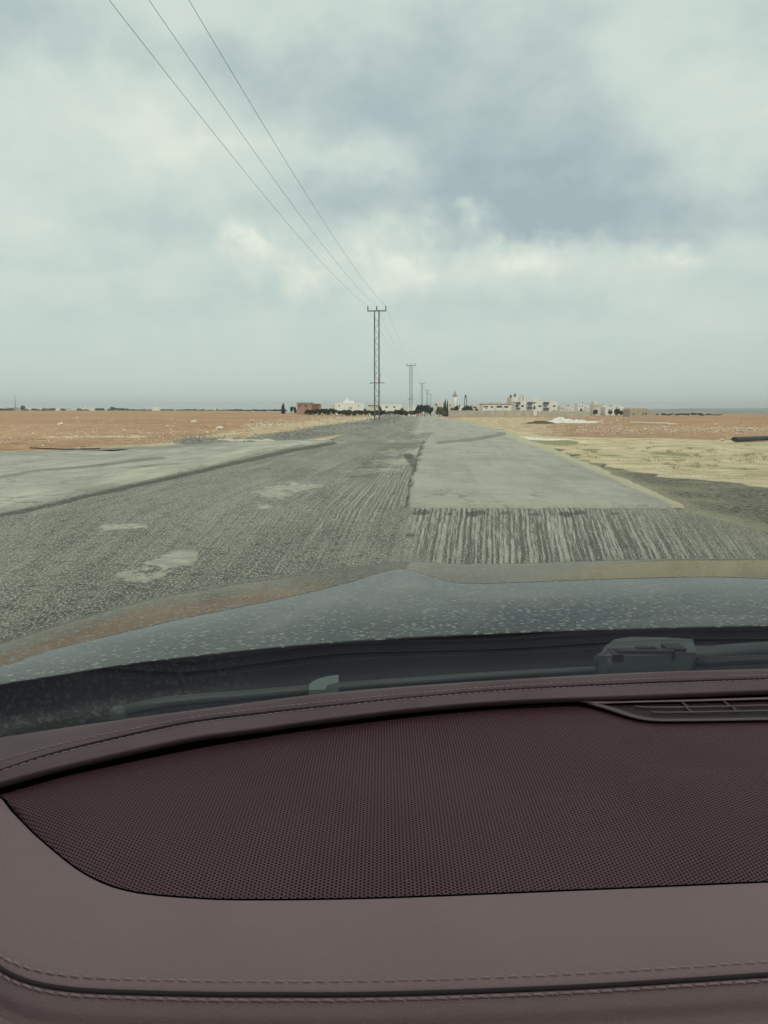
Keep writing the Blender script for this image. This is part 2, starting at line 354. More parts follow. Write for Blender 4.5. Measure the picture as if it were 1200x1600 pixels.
# ------------------------------------------------------------------ road sheets: strips between two edges given as x(y)
def edge_fn(px, extra=()):
    pts = [(bp(u, v).y, bp(u, v).x) for u, v in px]+list(extra); pts.sort()
    ys, xs_ = zip(*pts); return lambda y: np.interp(y, ys, xs_)
def strip(name, L, Rr, ys, m, z, mat, jl=.0, jr=.0, skirt=0., bumpy=0., cuts=(1,1)):
    ys = np.asarray(ys); l = L(ys)+(fbm(ys*1.3, ys*0, 5, 11)-.5)*jl*np.clip(ys/14, .5, 4); r = Rr(ys)+(fbm(ys*1.3, ys*0+4, 5, 12)-.5)*jr*np.clip(ys/14, .5, 4)
    t = np.linspace(0, 1, m); X = l[:, None]*(1-t)+r[:, None]*t; Y = np.repeat(ys[:, None], m, 1); Z = T(X, Y)+z
    if bumpy: Z = Z+(fbm(X*1.2, Y*1.2, 4, 5)-.5)*bumpy
    if skirt and jl: Y = Y+((fbm(X*5, X*0+3, 5, 14)-.5)*.16)*np.clip(1-np.arange(len(ys))/12., 0, 1)[:, None]
    Uu, Vv = topx(X, Y, 0.)
    if skirt:
        X = np.c_[X[:, :1]-.02, X, X[:, -1:]+.02]; Y = np.c_[Y[:, :1], Y, Y[:, -1:]]; Z = np.c_[Z[:, :1]-skirt, Z, Z[:, -1:]-skirt]
        X = np.r_[X[:1], X]; Y = np.r_[Y[:1]-.02, Y]; Z = np.r_[Z[:1]-skirt, Z]
        Uu = np.c_[Uu[:, :1], Uu, Uu[:, -1:]]; Uu = np.r_[Uu[:1], Uu]; Vv = np.c_[Vv[:, :1], Vv, Vv[:, -1:]]; Vv = np.r_[Vv[:1], Vv]
    o = grid_mesh(name, X, Y, Z, mat, smooth=not skirt, flip=True); tag(o, kind='structure')
    return o, X, Y, Uu, Vv
sideE = [(0,803),(100,780),(200,757),(300,735),(440,702),(520,688)]
Lm = edge_fn([(300,735),(440,702),(520,687),(560,672),(590,660),(612,652),(622,650.5)], [(5,-16),(-6,-22),(11.4,-5.6),(12.6,-5.1),(14.3,-4.7)])
slabR = [(1070,797),(960,745),(860,702),(780,672),(730,659),(700,653.5),(692,651)]
slabL = [(640,793),(645,762),(655,718),(665,692),(677,677)]
Rm = edge_fn([(960,745),(860,702),(780,672),(730,659),(700,653.5),(692,651)], [(11.3,4.35),(7,4.9),(3,5.6),(-6,7)])
Rm2 = lambda y: Rm(y)-.06
Lm2 = lambda y: Lm(y)-3.2*(y < bp(520,688).y)-.05
o, X, Y, U, V = strip('milled_road', Lm2, Rm2, np.r_[np.linspace(-6, 3, 10)[:-1], np.geomspace(3, 185, 520)], 260, .012, MILL, .5, .0, 0, .03)
gro = ((X > .25) & (Y < 11.6))*sst(X, .2, .5)*(.9-.65*sst(X, 2.4, 4.3))
gro = np.maximum(gro, .55*seg_blob(U, V, [(560,790),(640,760),(648,740)], 62, 34)); gro = np.maximum(gro, .28*seg_blob(U, V, [(430,790),(560,740)], 60, 40))
gro = np.maximum(gro, .20*(Y < 40)); gro = np.maximum(gro, .5*seg_blob(U, V, [(430,890),(598,745)], 7, 7))
pat = np.maximum.reduce([seg_blob(U, V, [(215,905),(260,885),(280,876)], 32, 15), seg_blob(U, V, [(170,825),(215,822)], 26, 6)*.8, seg_blob(U, V, [(425,772),(470,760)], 34, 9), seg_blob(U, V, [(408,792),(414,792)], 12, 4),
  seg_blob(U, V, [(560,738),(600,734)], 34, 4)*.8, seg_blob(U, V, [(600,722),(645,722)], 24, 6), seg_blob(U, V, [(615,708),(650,706)], 22, 6), seg_blob(U, V, [(625,690),(665,688)], 24, 3.2),
  seg_blob(U, V, [(658,652),(652,668),(652,675)], 6, 6), seg_blob(U, V, [(470,694),(520,692)], 24, 2.4)*.8, seg_blob(U, V, [(150,760),(155,760)], 12, 2)])
drk = np.maximum.reduce([seg_blob(U, V, [(0,808),(100,786),(200,763),(300,741),(440,708),(520,693)], 9, 3.4)*.85, seg_blob(U, V, [(634,795),(641,755),(651,720),(662,692)], 3.5, 6)*.75, *[seg_blob(U, V, [(uu, 802+vv)], 13, 5)*ww for uu, vv, ww in ((652,2,.7),(662,0,.9),(700,1,.6),(738,3,1.),(748,0,.9),(790,1,.6),(832,2,.7),(884,3,1.),(905,0,.8),(960,2,.6),(1010,1,.5),(640,36,.7))], seg_blob(U, V, [(620,760),(600,800)], 9, 9)*.5,  # dark blotches, plus bands that paint shade along the raised edges
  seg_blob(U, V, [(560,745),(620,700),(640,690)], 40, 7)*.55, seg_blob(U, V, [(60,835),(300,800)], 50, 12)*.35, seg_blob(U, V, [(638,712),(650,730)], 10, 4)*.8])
dst = sst(X, 3.0, 5.)*(Y < 12)*.45+.2*sst(Y, 40, 120)
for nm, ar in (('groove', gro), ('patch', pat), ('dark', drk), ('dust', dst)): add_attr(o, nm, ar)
# raised carriageway left standing: right lane
Ls = edge_fn(slabL, [(200,1e3)]); 
y0 = bp(640,795).y; yj = bp(677,677).y; ye = 185.
lf = edge_fn(slabL+[(676,676)]); rf = edge_fn(slabR)
o, X, Y, U, V = strip('road', lf, rf, np.geomspace(y0, yj, 260), 120, .062, SLAB, .20, .22, .055)
dst = np.maximum(seg_blob(U, V, slabR, 20, 6)*.95, .3*sst(U, 900, 1050)); drk = np.maximum(seg_blob(U, V, [(688,694),(745,688),(785,680),(778,672)], 8, 2.6), seg_blob(U, V, [(650,797),(1060,799)], 20, 1.5)*.7)
add_attr(o, 'dust', dst); add_attr(o, 'dark', drk)
lf2 = edge_fn([(642,677),(650,668),(655,660),(656,651)])
o, X, Y, U, V = strip('road', lf2, rf, np.geomspace(yj+.02, 185, 120), 60, .060, SLAB, .35, .2, .055)
add_attr(o, 'dust', seg_blob(U, V, slabR, 20, 4)*.6); add_attr(o, 'dark', seg_blob(U, V, [(690,668),(684,655)], 5, 4)*.5)
# the road goes on down the far side of the crest
o, X, Y, U, V = strip('road', lambda y: np.interp(y, [180, 600], [bp(630,651).x*1.0, 32]), lambda y: np.interp(y, [180, 600], [bp(690,651).x, 40]), np.linspace(184, 600, 40), 6, .04, SLAB)
add_attr(o, 'dust', U*0+.3); add_attr(o, 'dark', U*0)
# gravel shoulder at the right
gB = edge_fn([(860,700),(960,734),(1080,748),(1200,762)], [(11, 12.), (6, 16.), (-6, 18.)])
gA = lambda y: np.minimum(Rm(y)-.15, 1e3)
o, X, Y, U, V = strip('gravel_shoulder', gA, gB, np.r_[np.linspace(-6, 3, 8)[:-1], np.geomspace(3, bp(860,701).y, 220)], 100, .006, GRAV, .0, .9, 0, .04)
add_attr(o, 'dust', np.maximum(.6*(1-sst(X-Rm(Y), .05, .9)), seg_blob(U, V, [(1120,812),(1180,830)], 40, 5)*.5))
# side road joining at the left: between far edge and near edge
nearE = np.array([tuple(bp(u, v))[:2] for u, v in sideE]); nearE = np.vstack([[-30, 1.5], [-13.0, 4.2], [-7.2, 6.8], [-5.7, 9.2], nearE]); nearE = catmull(nearE, 400)
farE = np.array([tuple(bp(u, v))[:2] for u, v in [(0,708),(130,703),(250,698),(400,692),(480,689),(522,687)]]); farE = np.vstack([[-60, 22], farE]); farE = catmull(farE, 400)
d = (fbm(np.linspace(0, 60, 400), np.zeros(400), 5, 4)-.5); nearE[:, 1] += d*.35; farE[:, 1] += d*3.0
tt = np.linspace(0, 1, 60)[None, :, None]; SV = nearE[:, None]*(1-tt)+farE[:, None]*tt
SX, SY = SV[..., 0], SV[..., 1]; SZ = T(SX, SY)+.075+(fbm(SX*.4, SY*.4, 3, 8)-.5)*.03
taper = np.linspace(1, 0, 400)[:, None]**.5; SZ = SZ-.05*(1-taper)
SX = np.c_[SX[:, :1]+.03, SX]; SY = np.c_[SY[:, :1]-.04, SY]; SZ = np.c_[SZ[:, :1]-.10, SZ]
o = grid_mesh('side_road', SX, SY, SZ, SIDE, smooth=False, flip=False); tag(o, kind='structure')
U, V = topx(SX, SY, 0.)
add_attr(o, 'dark', np.maximum.reduce([seg_blob(U, V, [(-30,757),(60,740),(150,732),(215,723),(250,719)], 12, 2.2), seg_blob(U, V, [(200,735),(270,728)], 22, 1.8)*.7, seg_blob(U, V, [(0,762),(60,760)], 30, 2)*.5, seg_blob(U, V, [(0,725),(90,728)], 30, 2)*.5, seg_blob(U, V, [(0,709),(160,705),(330,697)], 50, 3)*.6]))
add_attr(o, 'dust', np.maximum(seg_blob(U, V, [(0,790),(120,765),(300,728),(460,694)], 40, 9)*.5, U*0))
# ------------------------------------------------------------------ simple materials
def plain(name, c, rough=.8, var=.15, scale=1.5, metal=0., spec=.4, bumpd=0.):
    m, t, b = material(name); P = t.obj(); n = t.noise(P, scale, 5, .6)
    c1 = tuple(q*(1-var) for q in c); c2 = tuple(min(1, q*(1+var)) for q in c)
    nm = t.bump(t.noise(P, scale*6, 4), .5, bumpd) if bumpd else None
    finish(t, b, t.mix(t.ss(n, .3, .7), c1, c2), rough, nm, spec, metal); return m
WHITE = plain('white_render', (.84,.84,.78), .85, .06, .3); CREAM = plain('cream_stone', (.70,.67,.58), .85, .08, .4)
PINK = plain('pink_brick', (.42,.25,.20), .9, .15, 1.2); TAN = plain('tan_stone', (.48,.41,.31), .9, .1, .6); GREYB = plain('grey_concrete', (.42,.42,.40), .9, .1, .5)
ROOFR = plain('red_roof', (.36,.16,.12), .9, .1, .8); DARKW = plain('dark_glass', (.035,.04,.045), .3, .1, 1.); SLATE = plain('dark_cladding', (.10,.11,.13), .7, .1, 1.)
STEEL = plain('galvanised_steel', (.13,.135,.13), .6, .2, 2., .3); CERAM = plain('dark_insulator', (.03,.03,.03), .4, .1, 3.); CABLE = plain('cable_metal', (.12,.12,.12), .6, .1, 1.)
STONE = plain('limestone', (.74,.67,.56), .95, .18, 3., bumpd=.03); STONED = plain('grey_rubble', (.30,.28,.24), .95, .2, 3., bumpd=.03)
PLAST = plain('white_sheeting', (.80,.76,.68), .8, .08, 2., bumpd=.04); PIPEM = plain('black_pipe_plastic', (.04,.045,.045), .5, .2, 2.)
def mat_leaf(name, a, b_):
    m, t, b = material(name); P = t.obj(); gi = t.new('ShaderNodeNewGeometry').outputs['Random Per Island']
    n = t.noise(P, 1.2, 3); f = t.m('ADD', t.m('MULTIPLY', gi, .6), t.m('MULTIPLY', n, .4))
    finish(t, b, t.mix(f, a, b_), .8, None, .3); return m
LEAF1 = mat_leaf('olive_foliage', (.035,.05,.025), (.10,.12,.06)); LEAF2 = mat_leaf('dark_foliage', (.02,.032,.02), (.055,.075,.04)); LEAF3 = mat_leaf('pale_foliage', (.09,.10,.05), (.20,.20,.12))
BARK = plain('bark', (.12,.09,.07), .9, .2, 5.)
# ------------------------------------------------------------------ far hills with valley between
hx = np.linspace(1500, 9000, 160); prof = [(1.0, -90), (1.02, 0), (1.06, .6), (1.12, 1), (1.3, 1.05), (1.6, .2)]
th = np.linspace(R(16), R(75), 220); HX = []; HY = []; HZ = []
top = 4+11*fbm(th*9, th*0, 5, 21)*sst(th, R(16), R(24))+2*sst(th, R(18), R(40))
for k_, hh in [(3400, -1.), (3500, -.6), (3800, .15), (4100, .62), (4400, .9), (4800, 1.0), (5200, .9), (5700, -.4)]:
    rough = (fbm(th*40, th*0+k_, 4, 9)-.5)*6
    HX.append(k_*np.sin(th)); HY.append(k_*np.cos(th)); HZ.append((np.where(hh < 0, -75, -60+(top+60)*hh))+rough*(0 < hh))
m_, t_, b_ = material('far_hillside'); P_ = t_.obj()
c_ = t_.mix(t_.ss(t_.noise(P_, .004, 6, .65), .4, .6), (.16,.14,.11), (.30,.28,.24)); c_ = t_.mix(t_.ss(t_.vor(P_, .02), .08, .22, .8, 0), c_, (.75,.73,.68))
finish(t_, b_, c_, .95, None, .1)
tag(grid_mesh('hills', np.array(HX), np.array(HY), np.array(HZ), m_, flip=True), kind='structure')
# ------------------------------------------------------------------ power line
pole_list = []
LX = lambda Y: -0.94+0.0745*(Y-105)
PH = 14.2
def pole(Y, first_label, vtop, vtan, lod, platform):
    c = atY(600, vtop, Y); z0 = float(T(LX(Y), Y)); hgt = c.z-z0
    rz = -math.atan(.0745)
    root = empty('power_pole', (LX(Y), Y, z0), rz, label=first_label, cat='power pole', group='power poles along the road')
    w_ = .29; thick = .075
    for sx in (-1, 1):
        b = MB(); b.box(sx*w_-thick, sx*w_+thick, -.09, .09, -.3, hgt-.62); b.build('post', STEEL, root, world=False)
    b = MB(); zz = .6; k_ = 0
    while zz < hgt-1.4:
        a, c2 = ((-w_, 0, zz), (w_, 0, zz+.75)) if k_ % 2 else ((w_, 0, zz), (-w_, 0, zz+.75))
        b.tube([a, c2], .022, 4); zz += .75; k_ += 1
    b.build('lacing', STEEL, root, world=False)
    b = MB(); b.box(-1.22, 1.22, -.08, .08, hgt-.62, hgt-.48); b.box(-1.22, -1.12, -.05, .05, hgt-.48, hgt-.36); b.box(1.12, 1.22, -.05, .05, hgt-.48, hgt-.36); b.build('crossarm', STEEL, root, world=False)
    for sx in (-1.17, 0, 1.17):
        b = MB(); pr = [(.03, 0)]
        for q in range(4): pr += [(.05, .05+q*.11), (.095, .09+q*.11), (.05, .13+q*.11)]
        pr += [(.05, .5), (.03, .56)]; b.lathe(pr, (sx, 0, hgt-.48), 8); b.build('insulator', CERAM, root, smooth=True, world=False)
    if platform:
        zc = hgt*.335
        b = MB(); b.tube([(-.95, 0, zc-.08), (-.6, 0, zc+.02), (.7, 0, zc+.02), (1.0, 0, zc-.08)], .05, 6); b.box(-.8, .8, -.12, .12, zc-.03, zc+.03); b.build('climbing_guard', STEEL, root, world=False)
        b = MB(); b.box(.18, .42, -.16, .02, zc+.12, zc+.9); b.box(.22, .46, -.13, .05, zc+.95, zc+1.25); b.build('switch_box', plain('rusty_box', (.34,.20,.15), .7, .2, 4.), root, world=False)
    pole_list.append((LX(Y), Y, z0+hgt+.08, rz))
for a in [(105, 'nearest power pole, tall twin steel posts with small box and guard rail', 479, 0, 1, True),
          (215, 'second power pole down the line, twin posts with a low cross rail', 568, 0, 1, True),
          (325, 'third power pole, thin twin posts rising in front of the dark roadside trees', 597.5, 0, 0, False),
          (435, 'fourth power pole, faint and small, above the dense tree clump', 609, 0, 0, False),
          (545, 'farthest power pole, faintest, beside the pale green tree', 614.5, 0, 0, False)]: pole(*a)
p0 = (LX(-5), -5., 14.6, -math.atan(.0745))
pts_ = [p0]+pole_list
for wi, sx in enumerate((-1.17, 0, 1.17)):
    P = []
    for (a, b) in zip(pts_[:-1], pts_[1:]):
        A = Vector((a[0]+sx*math.cos(a[3]), a[1]+sx*math.sin(a[3]), a[2])); B = Vector((b[0]+sx*math.cos(b[3]), b[1]+sx*math.sin(b[3]), b[2]))
        for q in np.linspace(0, 1, 40, endpoint=False):
            p = A.lerp(B, q); p.z -= 1.6*4*q*(1-q); P.append(p)
    P.append(B)
    b = MB(); b.tube(P, .0085, 5); o = b.build('power_cable', CABLE)
    tag(o, ['leftmost of the three overhead power cables', 'middle one of the three overhead power cables', 'rightmost of the three overhead power cables'][wi], 'power cable', 'overhead power cables')
# ------------------------------------------------------------------ buildings
def building(name, label, u0, u1, vt, D, mat, depth=9., group=None, wins=(), roof=None, extras=(), cat='building', sink=None):
    a = atY(u0, vt, D); c = atY(u1, vt, D); zb = float(T((a.x+c.x)/2, D))-.6
    if sink is not None: zb = sink
    cx = (a.x+c.x)/2; root = empty(name, (cx, D, zb), 0., label=label, cat=cat, group=group)
    hw = (c.x-a.x)/2; h = a.z-zb
    wmb = MB(); wmb.box(-hw, hw, 0, depth, 0, h); wmb.build('wall', mat, root, world=False)
    if roof is not None:
        rm = MB(); rm.box(-hw-.25, hw+.25, -.25, depth+.25, h, h+.35); rm.build('roof', roof, root, world=False)
    else:
        rm = MB(); t_ = .25
        rm.box(-hw-.04, hw+.04, -.04, t_, h, h+.5); rm.box(-hw-.04, hw+.04, depth-t_, depth+.04, h, h+.5); rm.box(-hw-.04, -hw+t_, t_, depth-t_, h, h+.5); rm.box(hw-t_, hw+.04, t_, depth-t_, h, h+.5)
        rm.build('parapet', mat, root, world=False)
    for (wu, wv, ww, wh) in wins:
        q = atY(wu, wv, D); s_ = D*1.0/F*1.006
        b = MB(); b.box(q.x-cx-ww*s_/2, q.x-cx+ww*s_/2, -.06, .05, q.z-zb-wh*s_/2, q.z-zb+wh*s_/2); b.build('window', DARKW, root, world=False)
    for (nm, x0, x1, v0, v1, proud, dep, mt) in extras:
        p = atY(x0, v0, D); q = atY(x1, v1, D)
        b = MB(); b.box(p.x-cx, q.x-cx, -proud, dep, q.z-zb, p.z-zb); b.build(nm, mt, root, world=False)
    return root
# apartment block (right), villas, houses
building('apartment_block', 'white two-storey apartment block with dark grey balconies, largest of the village', 806, 871, 628.5, 430, WHITE, 16,
  wins=[(816.5,634.5,4,2.4),(843.5,634.5,4,2.4),(866,634.5,4,2.4),(852,634.5,2.2,2),(866,641.5,4,1),(835,629.5,2,3),(835,637,3,5),(807.5,634.6,4,3),(828,634.4,4,1.2)],
  extras=[('balcony',806,812.5,628,632,1.2,-.05,SLATE),('balcony',806.5,812.5,637,639.2,1.2,-.05,SLATE),('balcony',824,831.5,628,632.5,1.2,-.05,SLATE),('balcony',823.5,831.5,636,639,1.2,-.05,SLATE),('balcony',849,857,628,632,1.2,-.05,SLATE),('balcony',849,857,637,641,1.2,-.05,SLATE),
          ('stair_tower',832,839.5,622,628.3,.3,5,WHITE),('roof_room',801,811,621.5,628.3,-4,9,CREAM),('water_tank',816,819,617,628,-5,8,CREAM),('water_tank',820.5,823.5,616.5,628,-5,8,CREAM)])
building('apartment_block', 'pale taller block with flat roof just left of and behind the large white block', 798, 823, 622.5, 470, CREAM, 14, wins=[(802,624,4,1.6),(802,628,4,1.6),(808,625,2.4,1.6),(815,625,2.4,1.6),(800,631,4,1.6)])
building('villa', 'low white villa with reddish roof edge, left neighbour of the white apartment block', 754, 799, 632, 400, WHITE, 12, roof=ROOFR, wins=[(759,635.5,7,2),(768.5,636,3.5,2.5),(780,635.5,8,2.8),(791,635.8,6,2.4),(760,638,3,1)],
  extras=[('upper_storey',770,786,628.6,631.2,-2,9,CREAM),('roof_terrace',755,762,629.5,631.2,-3,6,WHITE),('column',773.5,774.5,632,640,.6,-.1,WHITE),('column',786,787,632,640,.6,-.1,WHITE)])
building('house', 'small pale house with one dark window at the left end of the villas', 737, 751, 634, 420, CREAM, 8, wins=[(742,630.5+6,5,2)])
building('house', 'small white house near the minaret, partly behind trees', 716, 722, 630.5, 460, WHITE, 6, wins=[(718.5,633.5,1.4,4)])
building('house', 'small white house left of the minaret, beside the dark cypress', 700, 708, 632, 450, CREAM, 6, wins=[(703,634,2,2)])
building('ruined_house', 'brown unfinished stone house with dark openings at the right end of the village', 984, 1012, 640, 330, TAN, 9,
  wins=[(990,646.5,2.4,2),(1005,646.5,2.4,2),(1009.5,646.5,2,3)], extras=[('upper_storey',983,996,636.8,639.8,-.5,6,CREAM),('low_wing',1012,1025,642.5,649,.0,6,TAN)])
far = [(891,902,633,'white'),(903,912,631.5,'white'),(912,922,633.5,'white'),(928,938,632,'cream'),(929,934,628.5,'white'),(941,950,635,'white'),(946,962,637,'white'),(958,967,633.5,'white'),(966,978,639.5,'white'),(917,927,636,'white'),(875,884,636,'cream'),(884,893,637,'white'),(900,909,638,'white'),(934,943,638.5,'white'),(968,975,636,'white'),(953,959,640,'cream'),(888,896,634.5,'white'),(905,911,635,'cream'),(944,949,632.5,'white'),(976,983,640.5,'white'),(920,925,631.2,'white')]
for (a, b_, vt, kk) in far:
    building('house', 'small pale flat-roofed house on the village rise between apartment block and ruined house', a, b_, vt+.3, random.uniform(470, 560), {'white': WHITE, 'grey': GREYB, 'cream': CREAM}[kk], 9, group='houses on the village rise', wins=[((a+b_)/2-2, vt+3, 1.6, 1.4), ((a+b_)/2+2.2, vt+3, 1.6, 1.4)], sink=-4)
building('brick_house', 'pink brick two-storey house left of the road beyond the red field', 464, 487, 630.5, 380, PINK, 9, wins=[(468,634.6,3.4,2),(478,634.6,3.8,2)], extras=[('roof',463,488,628.6,630.4,.4,9.4,GREYB),('wing',487,500,632,641,-1,8,PINK),('terrace_roof',489,500,630.8,631.9,.8,6,ROOFR)], sink=-1)
building('mosque', 'low white mosque-like building with square raised block and small dome left of nearest pole', 523, 569, 630.8, 380, WHITE, 18, wins=[(530,634,1.6,2),(560,634,1.6,2),(548,637.5,5,1.5)],
  extras=[('raised_block',536,552,626,630.3,-4,14,WHITE),('dome_tower',539.5,543.5,621.6,625.9,-6,10,WHITE),('low_wing',517,523,632.5,640,-1,8,CREAM)], sink=-1)
building('house', 'low house with pinkish roof directly behind the nearest power pole', 576, 592, 634.5, 330, CREAM, 8, roof=ROOFR, sink=-1.5)
building('house', 'low white long building right of the nearest pole behind the hedge', 594, 628, 633.5, 350, WHITE, 8, wins=[(604,636,4,2),(616,636,3,2)], sink=-1.5)
building('house', 'small white house behind the second power pole', 638, 650, 634.5, 380, WHITE, 8, sink=-2)
building('house', 'pale yellow house half hidden by the pale green tree near the road end', 680, 693, 631.5, 400, CREAM, 8, wins=[(682,632.6,2.4,2.8)], sink=-2)
for i, (a, b_, vt) in enumerate([(-12,6,637.5),(8,20,636.4),(21,34,637.2),(44,54,637.6),(56,64,636.8),(66,76,638),(82,92,636.6),(93,104,637.6),(126,134,635.4),(141,153,637.4),(186,194,639.6),(-40,-20,636.6),(-70,-50,637)]):
    building('house', 'tiny white house of the far town on the left horizon', a, b_, vt+.3, 1150, [WHITE, CREAM, GREYB][i % 3 if i % 4 else 0], 14, group='houses of the far left town', sink=-4, wins=[((a+b_)/2, vt+1.6, 1.5, 1.)])
building('farm_building', 'white box-shaped farm building alone on the left horizon', 238, 248, 636.3, 800, WHITE, 12, sink=-3)
building('farm_building', 'small white hut with rounded top among far trees left of centre', 330, 337, 637.6, 800, WHITE, 6, sink=-3)
# minaret, masts
def mast(name, label, u, vt, D, r, mat, cat, rings=()):
    p = atY(u, vt, D); zb = float(T(p.x, D))-.5; h = p.z-zb
    root = empty(name, (p.x, D, zb), label=label, cat=cat)
    return root, h
root, h = mast('minaret', 'slim white minaret with balcony and spire at the far end of the road', 711, 608, 520, 0, WHITE, 'minaret')
b = MB(); b.lathe([(1.3, 0), (1.15, h*.5), (1.0, h*.72)], (0, 0, 0), 10); b.build('shaft', WHITE, root, world=False, smooth=True)
b = MB(); b.lathe([(1.1, h*.72), (1.6, h*.75), (1.6, h*.79), (1.0, h*.79)], (0, 0, 0), 10); b.build('balcony', GREYB, root, world=False)
b = MB(); b.lathe([(.7, h*.79), (.6, h*.88), (.15, h*.93), (.06, h)], (0, 0, 0), 8); b.build('spire', GREYB, root, world=False, smooth=True)
root, h = mast('lattice_mast', 'thin dark lattice mast with small head beside the minaret', 727.5, 616.5, 520, 0, STEEL, 'mast')
b = MB(); [b.tube([(sx*1.0, sy*1.0, 0), (sx*.5, sy*.5, h*.85)], .14, 4) for sx in (-1, 1) for sy in (-1, 1)]; b.build('lattice', STEEL, root, world=False)
b = MB(); b.lathe([(.5, h*.84), (.7, h*.9), (.5, h*.97), (.2, h)], (0, 0, 0), 8); b.build('head', STEEL, root, world=False)
for (u, vt, lb) in [(798, 614, 'left one of two thin antenna masts above the pale taller block'), (804.5, 612, 'right one of two thin antenna masts above the pale taller block')]:
    root, h = mast('antenna_mast', lb, u, vt, 500, 0, STEEL, 'antenna'); b = MB(); b.tube([(0,0,0),(0,0,h)], [.18,.08], 5); b.build('pole', STEEL, root, world=False)
    b = MB(); b.box(-.7,.7,-.1,.1,h*.8,h*.9); b.build('antenna_panel', STEEL, root, world=False)
root, h = mast('radio_mast', 'thin radio mast rising over the far left town', 23, 616, 1150, 0, STEEL, 'antenna'); b = MB(); b.tube([(0,0,0),(0,0,h)], [.5,.2], 5); b.build('pole', STEEL, root, world=False)
b = MB(); b.box(-.7,.7,-.2,.2,h*.85,h*.88); b.build('antenna_panel', STEEL, root, world=False)
# perimeter wall with posts
for (ua, ub, Da, Db, vt_, lb) in [(701, 833, 300, 300, 641.3, 'long low concrete perimeter wall with posts in front of the villas'), (840, 922, 300, 330, 642.6, 'low concrete perimeter wall right of the gate, in front of the apartment block')]:
    A = atY(ua, vt_, Da); B = atY(ub, vt_+(.8 if ub > 900 else 0), Db); z0 = float(T(A.x, Da))-.3; L = (B-A); ln = math.hypot(L.x, L.y); rz = math.atan2(L.y, L.x)
    root = empty('perimeter_wall', (A.x, A.y, z0), rz, label=lb, cat='wall')
    b = MB(); b.box(0, ln, 0, .2, 0, A.z-z0); b.build('panel', TAN if 0 else plain('wall_concrete', (.52,.48,.39), .9, .1, .5), root, world=False)
    n = int(ln/3.2)
    for i in range(n+1):
        b = MB(); q = i*ln/n; b.box(q-.11, q+.11, -.09, -.003, 0, A.z-z0+.12); b.build('post', GREYB, root, world=False)
# ------------------------------------------------------------------ trees
def leaf_mesh(name, n, shape, size, seed):
    r = np.random.RandomState(seed); V = []; Fc = []
    cl = [(r.uniform(-.6, .6), r.uniform(-.6, .6), r.uniform(-.55, .55), r.uniform(.35, .6)) for _ in range(9)]
    for i in range(n):
        if shape == 'round':
            c = cl[r.randint(9)]; d = r.normal(size=3); d /= np.linalg.norm(d); q = c[3]*r.uniform(.55, 1.)
            p = np.array([c[0]+d[0]*q, c[1]+d[1]*q, .5+(c[2]*.55+d[2]*q*.6)*.5])
        else:
            z = r.uniform(0, 1)**1.15; q = (1-z)**.6*r.uniform(.6, 1.1)*min(1, z*6+.3); a = r.uniform(0, 6.283); p = np.array([math.cos(a)*q, math.sin(a)*q, z])
        a = r.normal(size=3); a /= np.linalg.norm(a); b = np.cross(a, r.normal(size=3)); b /= np.linalg.norm(b); s_ = size*r.uniform(.6, 1.4)
        k0 = len(V); V += [p-a*s_, p+b*s_*.7, p+a*s_, p-b*s_*.7]; Fc.append((k0, k0+1, k0+2, k0+3))
    me = bpy.data.meshes.new(name); me.from_pydata([tuple(v) for v in V], [], Fc); return me
crowns = {}
for nm, sh, ct, sz in (('round', 'round', 900, .085), ('cypress', 'cyp', 700, .11)):
    for mi, mt in enumerate((LEAF1, LEAF2, LEAF3)):
        for k_ in range(2):
            me = leaf_mesh('crown', ct, sh, sz, 10*k_+mi+3); me.materials.append(mt); crowns[(nm, mi, k_)] = me
tm = MB(); tm.tube([(0,0,0),(.02,.01,.5),(-.01,.0,1)], [.5,.4,.25], 6)
for q in range(3): tm.tube([(0,0,.75),(math.cos(q*2.1)*1.5, math.sin(q*2.1)*1.5, 1.25)], [.25,.08], 5)
trunk0 = tm.build('trunk', BARK); tme = trunk0.data; bpy.data.objects.remove(trunk0)
def tree(u, vt, wpx, D, shape, mi, label, group, vb=None, name='tree', cat='tree', sub=None):
    p = atY(u, vt, D); zb = float(T(p.x, D)) if sub is None else sub; h = max(p.z-zb, .8); wd = wpx*D/F/2
    root = empty(name, (p.x, D, zb), random.uniform(0, 6), label=label, cat=cat, group=group)
    c = bpy.data.objects.new('crown', crowns[(shape, mi, random.randint(0, 1))]); COL.objects.link(c); c.parent = root
    fz = -.12 if shape == 'round' else .02
    c.location = (0, 0, h*fz); c.scale = (wd, wd, h*(1-fz))
    tr = bpy.data.objects.new('trunk', tme); COL.objects.link(tr); tr.parent = root; tr.scale = (min(.35, wd*.2), min(.35, wd*.2), h*.55)
tree(443.0, 630, 5, 380, 'cypress', 1, 'pair-like dark cypress standing alone left of the brick house', None)
tree(441.0, 632, 4, 382, 'cypress', 1, 'shorter dark cypress touching the lone cypress left of the brick house', None)
for (u, vt, w_, mi) in [(456,631,6,1),(461,632,5,1)]: tree(u, vt, w_, 370, 'round', mi, 'dark tree against the left wall of the brick house', 'trees left of the brick house')
hedge = [(482,637,9),(490,636,8),(497,634.5,9),(504,634,8),(511,635,9),(517,634,10),(524,636,8),(533,638,8),(540,637.5,9),(546,636,6),(553,638,8),(558,637,9),(565,638,9),(571,634,5),(576,637,10),(584,638,10),(592,638,9),(599,637.5,9),(606,639,10),(613,638.5,10),(621,636.5,10),(628,637.5,10),(636,638,10),(644,638,10),(651,637.5,9)]
